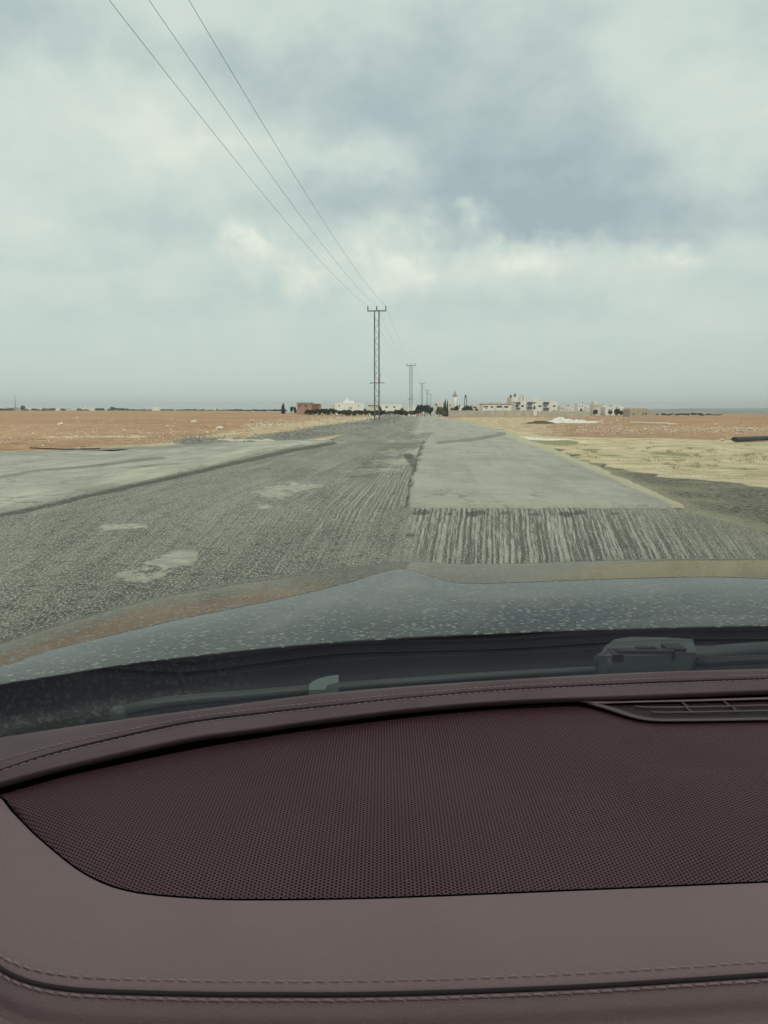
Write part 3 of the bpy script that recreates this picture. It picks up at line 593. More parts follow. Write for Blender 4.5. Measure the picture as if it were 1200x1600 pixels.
for (u, vt, w_) in hedge: tree(u, vt+random.uniform(-.4, .8), w_*1.25, random.uniform(250, 285), 'round', random.choice((1, 1, 0)), 'dark bushy tree in the row across the road end, in front of the low houses', 'row of bushy trees at the road end')
for (u, vt, w_, mi, lb) in [(654,626,9,1,'tall dark round tree right of the third power pole'),(664,626,18,1,'largest dark tree clump at the end of the road'),(673,631,10,1,'dark tree beneath the fourth power pole'),(628,632,8,2,'pale bushy tree between first and second power poles'),(687,629,13,2,'pale olive tree beside the yellow house'),(693,636,9,2,'low pale shrub left of the dark cypress cluster'),(594,629.5,5,1,'small round tree top just right of the nearest power pole')]:
    tree(u, vt, w_*1.15, 300, 'round', mi, lb, None)
for (u, vt, w_) in [(696,624.5,4),(699,626,4),(694,628,4)]: tree(u, vt, w_, 320, 'cypress', 1, 'dark pointed cypress in the cluster left of the minaret', 'cypress cluster left of the minaret')
for (u, vt, w_, mi) in [(713,629,9,1),(731,627.5,12,1),(736,630,8,0),(725,633,8,1),(745,634,6,1),(706,633,6,1)]: tree(u, vt, w_, 400, 'round', mi, 'round dark tree between the minaret and the villas', 'trees round the minaret')
for i in range(22):
    u = random.uniform(905, 985); vt = 634.5+abs(u-940)*.06+random.uniform(-1.5, 3.5)
    tree(u, vt, random.uniform(5, 10), random.uniform(440, 560), 'round', random.choice((0, 1)), 'dark green tree among the houses on the village rise', 'trees on the village rise')
tree(910, 628.5, 4, 590, 'cypress', 1, 'dark pointed tree topping the village rise on its left', None)
tree(972, 634, 2.4, 590, 'cypress', 1, 'slim dark pointed tree on the right of the village rise', None)
for i in range(22):
    u = 1012+i*5.4+random.uniform(-2, 2); vt = 645+random.uniform(-.8, 1.6)-(2.0 if 1070 < u < 1095 else 0)+max(0, u-1090)*.06
    tree(u, vt, random.uniform(5, 9), random.uniform(420, 520), 'round', random.choice((0, 1)), 'low dark shrub on the edge of the red field, right of the ruined house', 'shrubs beyond the right field')
for i in range(46):
    u = random.uniform(-60, 200); vt = 636.5+random.uniform(-1., 2.6)
    if 125 < u < 140: vt = 638.5
    tree(u, vt, random.uniform(5, 12), random.uniform(980, 1100), 'round', random.choice((0, 1)), 'hazy dark tree among the houses of the far left town', 'trees of the far left town', sub=-1.)
tree(35, 630.5, 7, 1100, 'round', 1, 'taller round tree standing over the far left town', None)
tree(176, 633.5, 8, 1000, 'round', 1, 'rounded tree hump at the right end of the far left town', None)
for i in range(40):
    u = 200+i*6.3+random.uniform(-2, 2); vt = 638.2+random.uniform(-.5, 1.2)
    if 234 < u < 252: continue
    tree(u, vt, random.uniform(6, 10), random.uniform(720, 800), 'round', random.choice((0, 1)), 'low dark tree in the thin line on the horizon beyond the left red field', 'tree line beyond the left field', sub=-.5)
# ------------------------------------------------------------------ stones and debris
def rock_mesh(seed, sq=.6):
    r = np.random.RandomState(seed); V = []; n1_, n2_ = 7, 10
    ph = r.uniform(0, 6, 6)
    for i in range(n1_+1):
        th_ = math.pi*i/n1_
        for j in range(n2_):
            a = 2*math.pi*j/n2_; q = 1+.22*math.sin(2*a+ph[0]+th_*2)+.16*math.sin(3*a+ph[1]-th_*3)+r.uniform(-.1, .1)
            V.append((math.sin(th_)*math.cos(a)*q, math.sin(th_)*math.sin(a)*q*.8, math.cos(th_)*q*sq))
    Fc = [(i*n2_+j, (i+1)*n2_+j, (i+1)*n2_+(j+1) % n2_, i*n2_+(j+1) % n2_) for i in range(n1_) for j in range(n2_)]
    me = bpy.data.meshes.new('rock'); me.from_pydata(V, [], Fc); me.materials.append(STONE); return me
rocks = [rock_mesh(s) for s in range(6)]
def rock(u, v, px, label, group, name='rock', me=None):
    p = bp(u, v); s_ = px*p.y/F/2; z = float(T(p.x, p.y))
    o = bpy.data.objects.new(name, me or random.choice(rocks)); COL.objects.link(o)
    o.location = (p.x, p.y, z+s_*.18); o.scale = (s_*random.uniform(.8, 1.2), s_*random.uniform(.7, 1.2), s_*random.uniform(.45, .8)); o.rotation_euler = (random.uniform(-.3, .3), random.uniform(-.3, .3), random.uniform(0, 6))
    tag(o, label, 'rock', group)
for (u, v, px, lb) in [(122,704.5,13,'pale round boulder at the edge of the side road'),(95,664.5,11,'pale rock, largest one out on the left red field'),(303,660,9,'pale rock in the middle of the left field'),(344,671,14,'flat pale rock left of the dark spoil heap'),(393,659,9,'pale rock on the left field close to the rubble line'),(1119,664,8,'left one of two pale rocks on the right red field'),(1171,671,10,'right one of two pale rocks on the right red field'),(1156,661,6,'small pale rock far out on the right red field'),(67,697,5,'small rock near the left edge of the left field')]:
    rock(u, v, px, lb, None)
L1 = 'small pale stone lying loose on the red field left of the road'; L2 = 'small pale stone in the stony band of the right field'; L3 = 'pale stone along the sandy verge left of the road'; L4 = 'small stone on the straw-coloured ground right of the road'
for i in range(62):
    u = random.uniform(20, 560); v = random.choice([random.uniform(652, 694), random.gauss(672, 8)]); v = max(649, min(v, 699-u*.04)); rock(u, v, random.uniform(2, 5), L1, 'stones on the left field')
for i in range(38):
    u = random.uniform(400, 600); v = np.interp(u, [400, 600], [662, 650])+random.uniform(-4, 5); rock(u, v, random.uniform(2, 5), L3, 'stones on the left verge')
for i in range(36):
    u = random.uniform(215, 350); v = random.uniform(677, 693); rock(u, v, random.uniform(1.5, 4), L3, 'stones on the left verge')
for i in range(72):
    u = random.uniform(960, 1200); v = random.gauss(672, 2.6); rock(u, v, random.uniform(2.5, 6), L2, 'stones in the right field band')
for i in range(34):
    u = random.uniform(760, 990); v = random.uniform(655, 680)
    if v > np.interp(u, [760, 860], [664, 692]): v -= 8
    rock(u, v, random.uniform(1.5, 4.5), L2, 'stones in the right field band')
for i in range(42):
    u = random.uniform(900, 1200); v = random.uniform(690, 752)
    if v > np.interp(u, [900, 960, 1200], [702, 730, 758]): continue
    rock(u, v, random.uniform(2, 5), L4, 'stones on the straw ground')
# heaps
def heap(name, label, pts, hpx, wm, mat, cat, seed):
    """long low mound following ground points; height in photo pixels"""
    C = catmull([tuple(bp(u, v))[:2] for u, v in pts], 90); n = len(C); tt = np.linspace(-1, 1, 22)
    tang = np.gradient(C, axis=0); nr = np.stack([-tang[:, 1], tang[:, 0]], 1); nr /= np.linalg.norm(nr, axis=1)[:, None]
    s_ = C[:, 1].mean()/F; h = hpx*s_
    prof_ = np.sin(np.linspace(0, np.pi, n))**.5
    X = C[:, :1]+nr[:, :1]*tt*wm; Y = C[:, 1:]+nr[:, 1:]*tt*wm
    nz = fbm(X*1.3, Y*.8, 5, seed)
    Z = T(X, Y)+h*prof_[:, None]*np.clip(1-tt**2, 0, 1)**.7*np.clip((nz-.28)*3.2, .05, 1.6)*(.86+.28*rng.rand(n, 22))-.03
    return tag(grid_mesh(name, X, Y, Z, mat, flip=True), label, cat)
SPOIL = plain('spoil_asphalt', (.26,.25,.215), .95, .35, 4., bumpd=.05)
heap('spoil_heap', 'low dark grey heap of asphalt spoil beside the side road', [(300,692),(340,691),(385,693)], 5, 1.4, SPOIL, 'spoil heap', 2)
heap('spoil_heap', 'long dark spoil heap along the left edge of the milled road', [(505,676),(545,670),(580,665)], 4.5, 1.5, SPOIL, 'spoil heap', 5)
heap('spoil_heap', 'small dark pile at the left where the road meets the horizon', [(600,650.8),(620,650.4)], 4, 2., SPOIL, 'spoil heap', 7)
heap('sand_heap', 'low pale sand mound right behind the dark spoil heap by the side road', [(350,690),(375,688.5),(397,691)], 4, 1.4, plain('pale_sand', (.58,.50,.38), .95, .1, 2.), 'sand heap', 6)
heap('plastic_sheeting', 'crumpled white sheeting lying on the right field', [(862,660.5),(872,659.5),(885,660),(905,660.4),(926,660)], 5, .9, PLAST, 'plastic sheeting', 9)
heap('plastic_sheeting', 'long thin strip of pale sheeting beside the green patch right of the road', [(822,684),(840,686.5),(870,687),(905,686)], 2.5, .35, PLAST, 'plastic sheeting', 12)
heap('earth_ridge', 'dark low earth ridge just left of the white sheeting', [(826,661.5),(840,661.8),(858,661.5)], 3.5, 1.2, plain('dark_earth', (.13,.09,.065), .95, .2, 2.), 'earth ridge', 14)
b = MB(); b.tube([bp(985,661.5)+Vector((0,0,.08)), bp(1046,663.5)+Vector((0,0,.08))], .11, 8); tag(b.build('pole_on_ground', PLAST), 'long pale pole lying on the right red field', 'pole')
b = MB(); A, B = bp(1149,690.5), bp(1215,687.5); B += (B-A)*1.2; b.tube([A+Vector((0,0,.10)), B+Vector((0,0,.12))], .10, 12); b.tube([A+Vector((0,.25,.12)), B+Vector((0,.25,.12))], .09, 12)
tag(b.build('pipe', PIPEM), 'thick dark pipe lying on stony ground at the right edge', 'pipe')
for i in range(9): rock(random.uniform(1126,1150), random.uniform(684,688), random.uniform(5, 8), 'grey rubble stone heaped at the end of the dark pipe', 'rubble at the pipe end')
b = MB(); b.tube([bp(47,706)+Vector((0,0,.14)), bp(100,706.5)+Vector((0,0,.10)), bp(157,706.3)+Vector((0,0,.12))], .022, 6); tag(b.build('steel_rod', CERAM), 'thin dark rod lying along the far edge of the side road', 'rod')
# loose chips on the milled surface: uncountable
V = []; Fc = []
for i in range(14000):
    y = 4+random.random()**1.7*22; x = random.uniform(-.62, .42)*y; 
    if x < -5.4+(y-11.4)*.25 and y > 11: continue
    s_ = random.uniform(.003, .008)*(1+y*.05); z = float(.02); k0 = len(V); a = random.uniform(0, 3.14)
    if y > 11.2 and .3 < x < 5: continue
    c, s2 = math.cos(a)*s_, math.sin(a)*s_
    V += [(x-c, y-s2, z), (x+s2, y-c, z), (x+c, y+s2, z), (x-s2, y+c, z), (x, y, z+s_*.9)]
    Fc += [(k0, k0+1, k0+4), (k0+1, k0+2, k0+4), (k0+2, k0+3, k0+4), (k0+3, k0, k0+4)]
tag(mesh_obj('loose_chippings', V, Fc, plain('chippings', (.34,.33,.30), .9, .3, 30.)), 'loose pale stone chippings scattered over the milled road', 'chippings', kind='stuff')
# small rubble nobody could count, on both verges
V = []; Fc = []
for i in range(9000):
    k_ = i % 5
    if k_ == 0: u = random.uniform(380, 610); v = np.interp(u, [380, 610], [668, 651])+random.gauss(0, 4)
    elif k_ == 1: u = random.uniform(900, 1260); v = random.gauss(672, 4)
    elif k_ == 2: u = random.uniform(700, 980); v = random.uniform(652, 680)
    elif k_ == 3: u = random.uniform(-60, 420); v = random.gauss(683, 9)
    else: u = random.uniform(940, 1280); v = np.interp(u, [940, 1200], [728, 760])+random.gauss(0, 5)
    if v < 650.5 or (u > 690 and v > np.interp(u, [690, 860, 960, 1200], [650, 697, 730, 768])) or (u < 640 and v > np.interp(u, [0, 250, 480, 620], [704, 695, 684, 651])): continue
    p = bp(u, v); s_ = random.uniform(.4, 1.3)*p.y/F*random.random()**.5; k0 = len(V); a = random.uniform(0, 3); c, s2 = math.cos(a)*s_, math.sin(a)*s_; z = float(T(p.x, p.y))-.01
    V += [(p.x-c, p.y-s2, z), (p.x+s2*.8, p.y-c*.8, z), (p.x+c, p.y+s2, z), (p.x-s2*.8, p.y+c*.8, z), (p.x-c*.3, p.y-s2*.2, z+s_*.9), (p.x+c*.4, p.y, z+s_*.7)]
    Fc += [(k0, k0+1, k0+4), (k0+1, k0+2, k0+5), (k0+1, k0+5, k0+4), (k0+2, k0+3, k0+5), (k0+3, k0, k0+4), (k0+3, k0+4, k0+5)]
tag(mesh_obj('rubble', V, Fc, STONE), 'fine pale rubble strewn over the verges and field edges', 'rubble', kind='stuff')
# broken asphalt crumbs on the dark strip at the left of the road
V = []; Fc = []
for i in range(3600):
    if i % 3 == 0: u = random.uniform(285, 400); v = random.gauss(690, 3.2)
    else: u = random.uniform(430, 625); v = np.interp(u, [430, 505, 575, 625], [684, 674, 664, 652])+random.gauss(0, 3.2)
    if v < 650.5: continue
    p = bp(u, v); s_ = random.uniform(.8, 3.)*p.y/F*random.random()**.4; k0 = len(V); a = random.uniform(0, 3); c, s2 = math.cos(a)*s_, math.sin(a)*s_; z = float(T(p.x, p.y))-.01
    V += [(p.x-c, p.y-s2, z), (p.x+s2*.8, p.y-c*.8, z), (p.x+c, p.y+s2, z), (p.x-s2*.8, p.y+c*.8, z), (p.x-c*.3, p.y-s2*.2, z+s_*1.0), (p.x+c*.4, p.y, z+s_*.7)]
    Fc += [(k0, k0+1, k0+4), (k0+1, k0+2, k0+5), (k0+1, k0+5, k0+4), (k0+2, k0+3, k0+5), (k0+3, k0, k0+4), (k0+3, k0+4, k0+5)]
tag(mesh_obj('asphalt_crumbs', V, Fc, plain('asphalt_crumb', (.24,.23,.205), .95, .4, 2.)), 'broken dark asphalt crumbs along the left edge of the road', 'rubble', kind='stuff')
# dry grass tufts on the right
V = []; Fc = []
for i in range(300):
    u = random.uniform(860, 1260); v = random.uniform(692, 757)
    if v > np.interp(u, [860, 960, 1200], [693, 728, 755]): continue
    if fbm(np.array(u*.02), np.array(v*.06), 3, 4) < .5: continue
    p = bp(u, v)
    for q in range(14):
        a = random.uniform(0, 6.28); r_ = random.uniform(0, .12); hh = random.uniform(.03, .10); x, y = p.x+math.cos(a)*r_, p.y+math.sin(a)*r_; k0 = len(V)
        V += [(x-.006, y, -.01), (x+.006, y, -.01), (x+random.uniform(-.05, .05), y+random.uniform(-.04, .04), hh)]; Fc.append((k0, k0+1, k0+2))
tag(mesh_obj('dry_grass', V, Fc, plain('dry_grass_blades', (.34,.30,.17), .9, .25, 4.)), 'sparse dry grass tufts on the straw-coloured ground', 'dry grass', kind='stuff')
# ------------------------------------------------------------------ the car we sit in
car = empty('car', (.25, -.2, 0), label='dusty grey car seen from inside, burgundy leather dashboard behind its dirty bonnet', cat='car')
def C3(px, zr, n=160, xl=None, xr=None, dl=-.25, dr=.0):
    """photo curve laid on its real height; continued sideways to the car's flanks"""
    c = catmull(px, n); zz = np.full(n, zr) if np.isscalar(zr) else np.interp(np.linspace(0, 1, n), np.linspace(0, 1, len(zr)), zr)
    P = np.array([tuple(bp(u, v, H+z)) for (u, v), z in zip(c, zz)])
    if xr is not None:
        s_ = (P[-1]-P[-12])/max(1e-4, P[-1][0]-P[-12][0]); k_ = 14; xs_ = np.linspace(P[-1][0], xr, k_+1)[1:]; m0 = s_[1]
        dxx = xs_-P[-1][0]; P = np.vstack([P, np.stack([xs_, P[-1][1]+m0*dxx+dr*dxx**2, np.full(k_, P[-1][2])], 1)])
    if xl is not None:
        s_ = (P[12]-P[0])/max(1e-4, P[12][0]-P[0][0]); k_ = 8; xs_ = np.linspace(P[0][0], xl, k_+1)[1:]; m0 = s_[1]
        dxx = xs_-P[0][0]; P = np.vstack([np.stack([xs_, P[0][1]+m0*dxx+dl*dxx**2, np.full(k_, P[0][2])], 1)[::-1], P])
    return P
def loft(name, rows, mat, parent, sub=1, smooth=True, flip=False):
    A = np.array(rows)
    if sub > 1:   # smooth interpolation across the rows
        m = len(A); out_ = []
        Q = np.concatenate([[2*A[0]-A[1]], A, [2*A[-1]-A[-2]]])
        for i in range(m-1):
            for t in np.linspace(0, 1, sub, endpoint=False):
                p0, p1, p2, p3 = Q[i:i+4]; out_.append(.5*((2*p1)+(-p0+p2)*t+(2*p0-5*p1+4*p2-p3)*t*t+(-p0+3*p1-3*p2+p3)*t**3))
        out_.append(A[-1]); A = np.array(out_)
    B = A-np.array([.25, -.2, 0]) if parent is car else A-np.array([.25, -.2, 0])
    o = grid_mesh(name, B[..., 0], B[..., 1], B[..., 2], mat, parent, smooth, flip); return o
CO = Vector((.25, -.2, 0))
def cb(mb, name, mat, parent=car, smooth=False):
    v = [(Vector(q)-CO) for q in mb.v]; return mesh_obj(name, v, mb.f, mat, parent, smooth, world=False)
# materials
def mat_leather(name, c, c2):
    m, t, b = material(name); P = t.obj()
    v_ = t.vor(P, 900., 'DISTANCE_TO_EDGE'); n = t.noise(P, 14., 4); f = t.noise(P, 420., 3)
    col = t.mix(t.ss(n, .3, .7), c, c2); col = t.mix(t.ss(t.noise(P, 170., 3, .7), .70, .78, 0, .35), col, (.35,.32,.30))
    finish(t, b, col, .62, t.bump(t.m('ADD', t.m('MINIMUM', v_, .25), t.m('MULTIPLY', f, .5)), .55, .0009), .2); return m
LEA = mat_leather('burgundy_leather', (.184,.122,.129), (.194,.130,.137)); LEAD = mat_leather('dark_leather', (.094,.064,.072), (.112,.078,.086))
THR = plain('thread', (.22,.165,.165), .8, .1, 80.); BLK = plain('black_plastic', (.012,.012,.014), .55, .2, 6.); SEAMM = plain('seam_shadowed_piping', (.022,.013,.014), .9, .1, 2.); DUCT = plain('vent_duct_plastic', (.018,.009,.009), .7, .1, 2.); BLKG = plain('gap_black', (.006,.005,.006), .9, .1, 2.)
def mat_grille():
    m, t, b = material('perforated_cover'); P = t.obj(); x, y, z = t.sep(P)
    a_, b2 = .0045, .0026
    def cell(off):
        fx = t.m('SUBTRACT', t.m('FRACT', t.m('ADD', t.m('DIVIDE', x, a_), 50+off)), .5); fy = t.m('SUBTRACT', t.m('FRACT', t.m('ADD', t.m('DIVIDE', y, b2), 50+off)), .5)
        fx = t.m('MULTIPLY', fx, a_); fy = t.m('MULTIPLY', fy, b2)
        return t.m('SQRT', t.m('ADD', t.m('MULTIPLY', fx, fx), t.m('MULTIPLY', fy, fy)))
    d = t.m('MINIMUM', cell(0.), cell(.5)); hole = t.ss(d, .00052, .00085, 1, 0)
    n = t.noise(P, 9., 3)
    col = t.mix(t.ss(n, .3, .7), (.074,.033,.041), (.086,.040,.048))
    dustp = t.ss(t.vor(P, 55.), .02, .045, .5, 0); col = t.mix(t.m('MULTIPLY', dustp, t.ss(t.noise(P, 22., 2), .70, .74)), col, (.5,.45,.4))
    col = t.mix(hole, col, (.008,.006,.006)); sp_ = t.m('MULTIPLY', t.m('SUBTRACT', 1., hole), .2)
    finish(t, b, col, .6, t.bump(t.m('SUBTRACT', 1., t.ss(d, .0004, .0011, 1, 0)), .7, .0006), sp_); return m
GRI = mat_grille()
def mat_paint():
    m, t, b = material('dusty_grey_paint'); P = t.obj()
    sp_ = t.scl(P, 1., 1.4, 1.); n = t.noise(P, 5., 4); wv = t.vm('ADD', sp_, t.vm('MULTIPLY', t.noise(P, 70., 3, .6, 1), (.012, .02, 0.))); spots = t.vor(wv, 80.); s3 = t.vor(t.vm('ADD', wv, (3., 1., 2.)), 44.)
    big_ = t.noise(P, 38., 3, .6)
    sk = t.m('MULTIPLY', t.ss(spots, .16, .36, 1, 0), t.ss(big_, .36, .52)); sk2 = t.m('MULTIPLY', t.ss(s3, .12, .26, 1, 0), t.ss(t.noise(P, 24., 2), .38, .52))
    sk = t.m('MAXIMUM', sk, sk2)
    fine = t.noise(P, 420., 3, .7)
    c = t.mix(t.ss(fine, .5, .75, .05, .30), (.036,.042,.036), (.22,.22,.19)); c = t.mix(t.ss(n, .4, .7, 0, .15), c, (.30,.28,.24))
    c = t.mix(t.m('MULTIPLY', sk, .7), c, (.50,.51,.47))
    t.put(b.inputs['Specular Tint'], (.86, 1., .90)); r = t.m('ADD', .06, t.m('MULTIPLY', sk, .6))
    finish(t, b, c, r, t.bump(t.m('ADD', t.noise(P, 9., 2), t.m('MULTIPLY', t.noise(P, 45., 3), .12)), .08, .004), .38, 0.)
    b.inputs['Coat Weight'].default_value = 0.; b.inputs['Coat Roughness'].default_value = .07; return m
PAINT = mat_paint()
def mat_glass():
    m = bpy.data.materials.new('windscreen_glass'); m.use_nodes = True; t = NT(m.node_tree); t.n.clear()
    o_ = t.new('ShaderNodeOutputMaterial'); tr = t.new('ShaderNodeBsdfTransparent'); tr.inputs[0].default_value = (.955, .968, .95, 1)
    gl = t.new('ShaderNodeBsdfGlossy'); gl.inputs['Roughness'].default_value = .015; gl.inputs[0].default_value = (.45, .56, .66, 1)
    lw = t.new('ShaderNodeLayerWeight'); lw.inputs['Blend'].default_value = .5; f = t.m('ADD', .03, t.m('MULTIPLY', t.m('POWER', lw.outputs['Facing'], 5.), .85))
    mx = t.new('ShaderNodeMixShader'); t.put(mx.inputs[0], f); t.l.new(tr.outputs[0], mx.inputs[1]); t.l.new(gl.outputs[0], mx.inputs[2]); t.l.new(mx.outputs[0], o_.inputs[0]); return m
GLASS = mat_glass()
XL, XR = -.68, 1.18
ZD = -.26
# dashboard curves
cA = [(-60,1166),(0,1155),(120,1136),(250,1118),(480,1088),(620,1075),(800,1063),(1000,1052),(1200,1046),(1260,1045)]
cS = [(-60,1222),(0,1205),(70,1182),(146,1162),(292,1130),(400,1116),(500,1105),(650,1090),(800,1078),(1000,1068),(1200,1061),(1260,1060)]
cL = [(-60,1238),(0,1223),(70,1204),(146,1186),(292,1154),(400,1139),(500,1125),(650,1107),(800,1095),(1000,1087),(1200,1079),(1260,1077)]
cB = [(-60,1262),(-8,1243),(60,1224),(125,1207),(292,1172),(400,1153),(500,1138),(650,1119),(800,1104),(905,1097),(1000,1092),(1200,1086),(1260,1084)]
cG = [(-60,1262),(-8,1243),(20,1270),(60,1310),(130,1365),(200,1393),(300,1404),(400,1407),(600,1404),(900,1392),(1200,1379),(1260,1376)]
cF = [(-60,1468),(0,1512),(40,1531),(90,1542),(160,1548),(300,1552),(400,1553),(600,1552),(900,1541),(1200,1522),(1260,1518)]
def sh(c, d, z=0.): return [(u, v+d) for u, v in c]
kw = dict(xl=XL, xr=XR, dl=-.35, dr=-.12)
A_ = C3(cA, -.240, **kw); S_ = C3(cS, -.246, **kw); L_ = C3(cL, -.252, **kw)
def off(P, dy, dz): Q = P.copy(); Q[:, 1] += dy; Q[:, 2] += dz; return Q
def mixc(P, Q, t): return P*(1-t)+Q*t
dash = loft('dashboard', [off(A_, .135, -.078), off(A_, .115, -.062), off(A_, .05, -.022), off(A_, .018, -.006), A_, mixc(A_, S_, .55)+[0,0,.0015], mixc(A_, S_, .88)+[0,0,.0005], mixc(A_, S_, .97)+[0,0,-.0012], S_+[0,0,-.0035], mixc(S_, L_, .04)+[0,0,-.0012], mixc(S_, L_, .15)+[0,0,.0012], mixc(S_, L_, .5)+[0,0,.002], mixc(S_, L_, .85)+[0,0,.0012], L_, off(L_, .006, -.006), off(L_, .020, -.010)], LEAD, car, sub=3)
# dark slot under the padded roll
B_ = C3(cB, ZD, **kw)
loft('dashboard_slot', [off(L_, .03, -.004), off(L_, .028, -.030), off(B_, -.0005, -.030), off(B_, -.0005, -.0035)], BLKG, car, smooth=False)
# leather surround in front of the perforated cover
G_ = C3(cG, ZD, 260, **kw); F_ = C3(cF, ZD, 260, **kw); F2 = C3(sh(cF, 70), ZD-.014, 260, **kw)
F3 = C3(sh(cF, 190), ZD-.035, 260, **kw)
pad = loft('dashboard_pad', [off(G_, .0005, -.008), off(G_, 0, -.001), mixc(G_, F_, .02)+[0,0,.0006], mixc(G_, F_, .1)+[0,0,.0015], mixc(G_, F_, .5)+[0,0,.003], mixc(G_, F_, .86)+[0,0,.0015], mixc(G_, F_, .93)+[0,0,.0012], mixc(G_, F_, .97)+[0,0,.0004], mixc(G_, F_, .99)+[0,0,-.0010], F_+[0,0,-.0038], mixc(F_, F2, .03)+[0,0,-.0012], mixc(F_, F2, .10)+[0,0,.0002], mixc(F_, F2, .22)+[0,0,.0012], mixc(F_, F2, .6)+[0,0,.002], F2, F3, off(F3, .01, -.30)], LEA, car, sub=4)
def stitches(name, P, parent, pitch=.0063, r=.00062, seed=1, lift=.0):
    d = np.r_[0, np.cumsum(np.linalg.norm(np.diff(P, axis=0), axis=1))]; n = int(d[-1]/pitch); q = np.arange(n)*pitch
    X = np.stack([np.interp(q, d, P[:, i]) for i in range(3)], 1); X2 = np.stack([np.interp(q+pitch*.84, d, P[:, i]) for i in range(3)], 1)
    mb = MB(); rd = random.Random(seed)
    for a, b2 in zip(X, X2):
        a = Vector(a); b2 = Vector(b2); j = rd.uniform(-.00035, .00035); up = Vector((0, 0, lift)); tdir = (b2-a).normalized(); sd_ = Vector((-tdir.y, tdir.x, 0))*.3
        mb.tube([a+up+sd_*(.0006+j)+Vector((0,0,-.0009)), a.lerp(b2, .2)+up+sd_*(.0004+j), a.lerp(b2, .8)+up-sd_*(.0004-j), b2+up-sd_*(.0006-j)+Vector((0,0,-.0009))], [r*.6, r, r, r*.6], 5)
    return cb(mb, name, THR, parent, True)
for o_, P_list in ((dash, [mixc(A_, S_, .74)+[0,0,.0012], mixc(S_, L_, .24)+[0,0,.0016]]), (pad, [])):
    for i, P in enumerate(P_list): stitches('stitching', P, o_, .0058, .00052, i, .0004)
for nm_, P_, r_, o_ in (('seam', F_+[0,0,-.0004], .0011, pad), ('seam', S_+[0,0,.0006], .0009, dash)):
    mb = MB(); mb.tube([Vector(p) for p in P_[::2]], r_, 6); cb(mb, nm_, SEAMM, o_, True)
stitches('stitching', C3(sh(cF, -15), ZD, 260, **kw), pad, lift=.0016); stitches('stitching', C3(sh(cF, 14), ZD-.0022, 260, **kw), pad, seed=4, lift=.0014)
# perforated cover: fill between far edge and near edge
tip = bp(-8, 1243, H+ZD)
def between(n=240, m=60):
    g1 = catmull([p for p in cG if p[0] >= -8 or p[1] < 1244][1:], n); b1 = catmull(cB[1:], n)
    GP = np.array([tuple(bp(u, v, H+ZD-.0032)) for u, v in g1]); BP = np.array([tuple(bp(u, v+1, H+ZD-.0032)) for u, v in b1])
    ex = np.linspace(0, 1, 12)[1:, None]
    GP = np.vstack([GP, GP[-1]+(np.array([XR, GP[-1][1]+.015, GP[-1][2]])-GP[-1])*ex]); BP = np.vstack([BP, BP[-1]+(np.array([XR, BP[-1][1]-.03, BP[-1][2]])-BP[-1])*ex])
    t = np.linspace(0, 1, m)[:, None, None]; GP[:, 1] += .0016; A = GP[None]*(1-t)+BP[None]*t; A[..., 2] += .004*np.sin(np.linspace(0, np.pi, m))[:, None]
    return A
CV = between()
uc = CV.copy(); uc[..., 2] -= .006; uc[0, :, 1] -= .004; loft('cover_recess', list(uc), BLKG, car)
cover = loft('speaker_cover', list(CV), GRI, car)
# air vent in the right far corner
vent = empty('air_vent', (0, 0, 0)); vent.parent = car
vo = [(905,1096),(945,1108),(985,1121),(1015,1126.5),(1060,1127.5),(1200,1125.5),(1260,1124.5)]
vi = [(938,1099.5),(962,1106.5),(990,1116),(1018,1122),(1060,1123),(1200,1121),(1260,1120)]
vt_ = [(938,1099.5),(960,1099),(1000,1098),(1030,1097.3),(1080,1096.3),(1200,1093),(1260,1091.5)]
vtt = [(905,1096),(960,1096),(1000,1094.8),(1030,1094.2),(1080,1093),(1200,1089.5),(1260,1088)]
XV = .62
def vc(c, z): return C3(c, ZD+z, 90, xr=XV)
vfr = loft('vent_frame', [vc(vo, -.002), vc(vo, .002), mixc(vc(vo, .0032), vc(vi, .0032), .5), vc(vi, .002), vc(vi, -.010)], LEAD, car, sub=2); vfr.parent = vent
vfr = loft('vent_frame', [vc(vtt, -.001), vc(vtt, .003), vc(vt_, .003), vc(vt_, -.010)], LEA, car, sub=2, flip=True); vfr.parent = vent
vb = loft('vent_duct', [vc(vo, .0012), vc(vi, .0012), vc(vi, -.0)*1., vc(vi, .0006)], LEA, car); bpy.data.objects.remove(vb)
vb = loft('vent_duct', [vc(vi, .0004), mixc(vc(vi, .0004), vc(vt_, .0004), .5), vc(vt_, .0004)], DUCT, car); vb.parent = vent
for f_ in (.36, .66):
    q = mixc(vc(vi, .0022), vc(vt_, .0022), f_); q = q[int(8+26*(1-f_)*.9):]
    mb = MB(); mb.tube([Vector(p) for p in q[::3]], .0009, 6); s_ = cb(mb, 'vent_slat', LEAD, car, True); s_.parent = vent
for (ua, ub, f0, f1) in [(1063,1075,.66,.98),(1130,1140,.66,.98),(1072,1080,.36,.64),(1144,1152,.36,.64)]:
    I_, T_ = vc(vi, .002), vc(vt_, .002)
    def at(f_, u):
        q = mixc(I_, T_, f_); us = [topx(p[0], p[1], p[2])[0] for p in q]; k_ = int(np.argmin(np.abs(np.array(us)-u))); return Vector(q[k_])
    mb = MB(); mb.tube([at(f0, ub), at(f1, ua)], .0011, 6); s_ = cb(mb, 'vent_divider', LEAD, car, True); s_.parent = vent
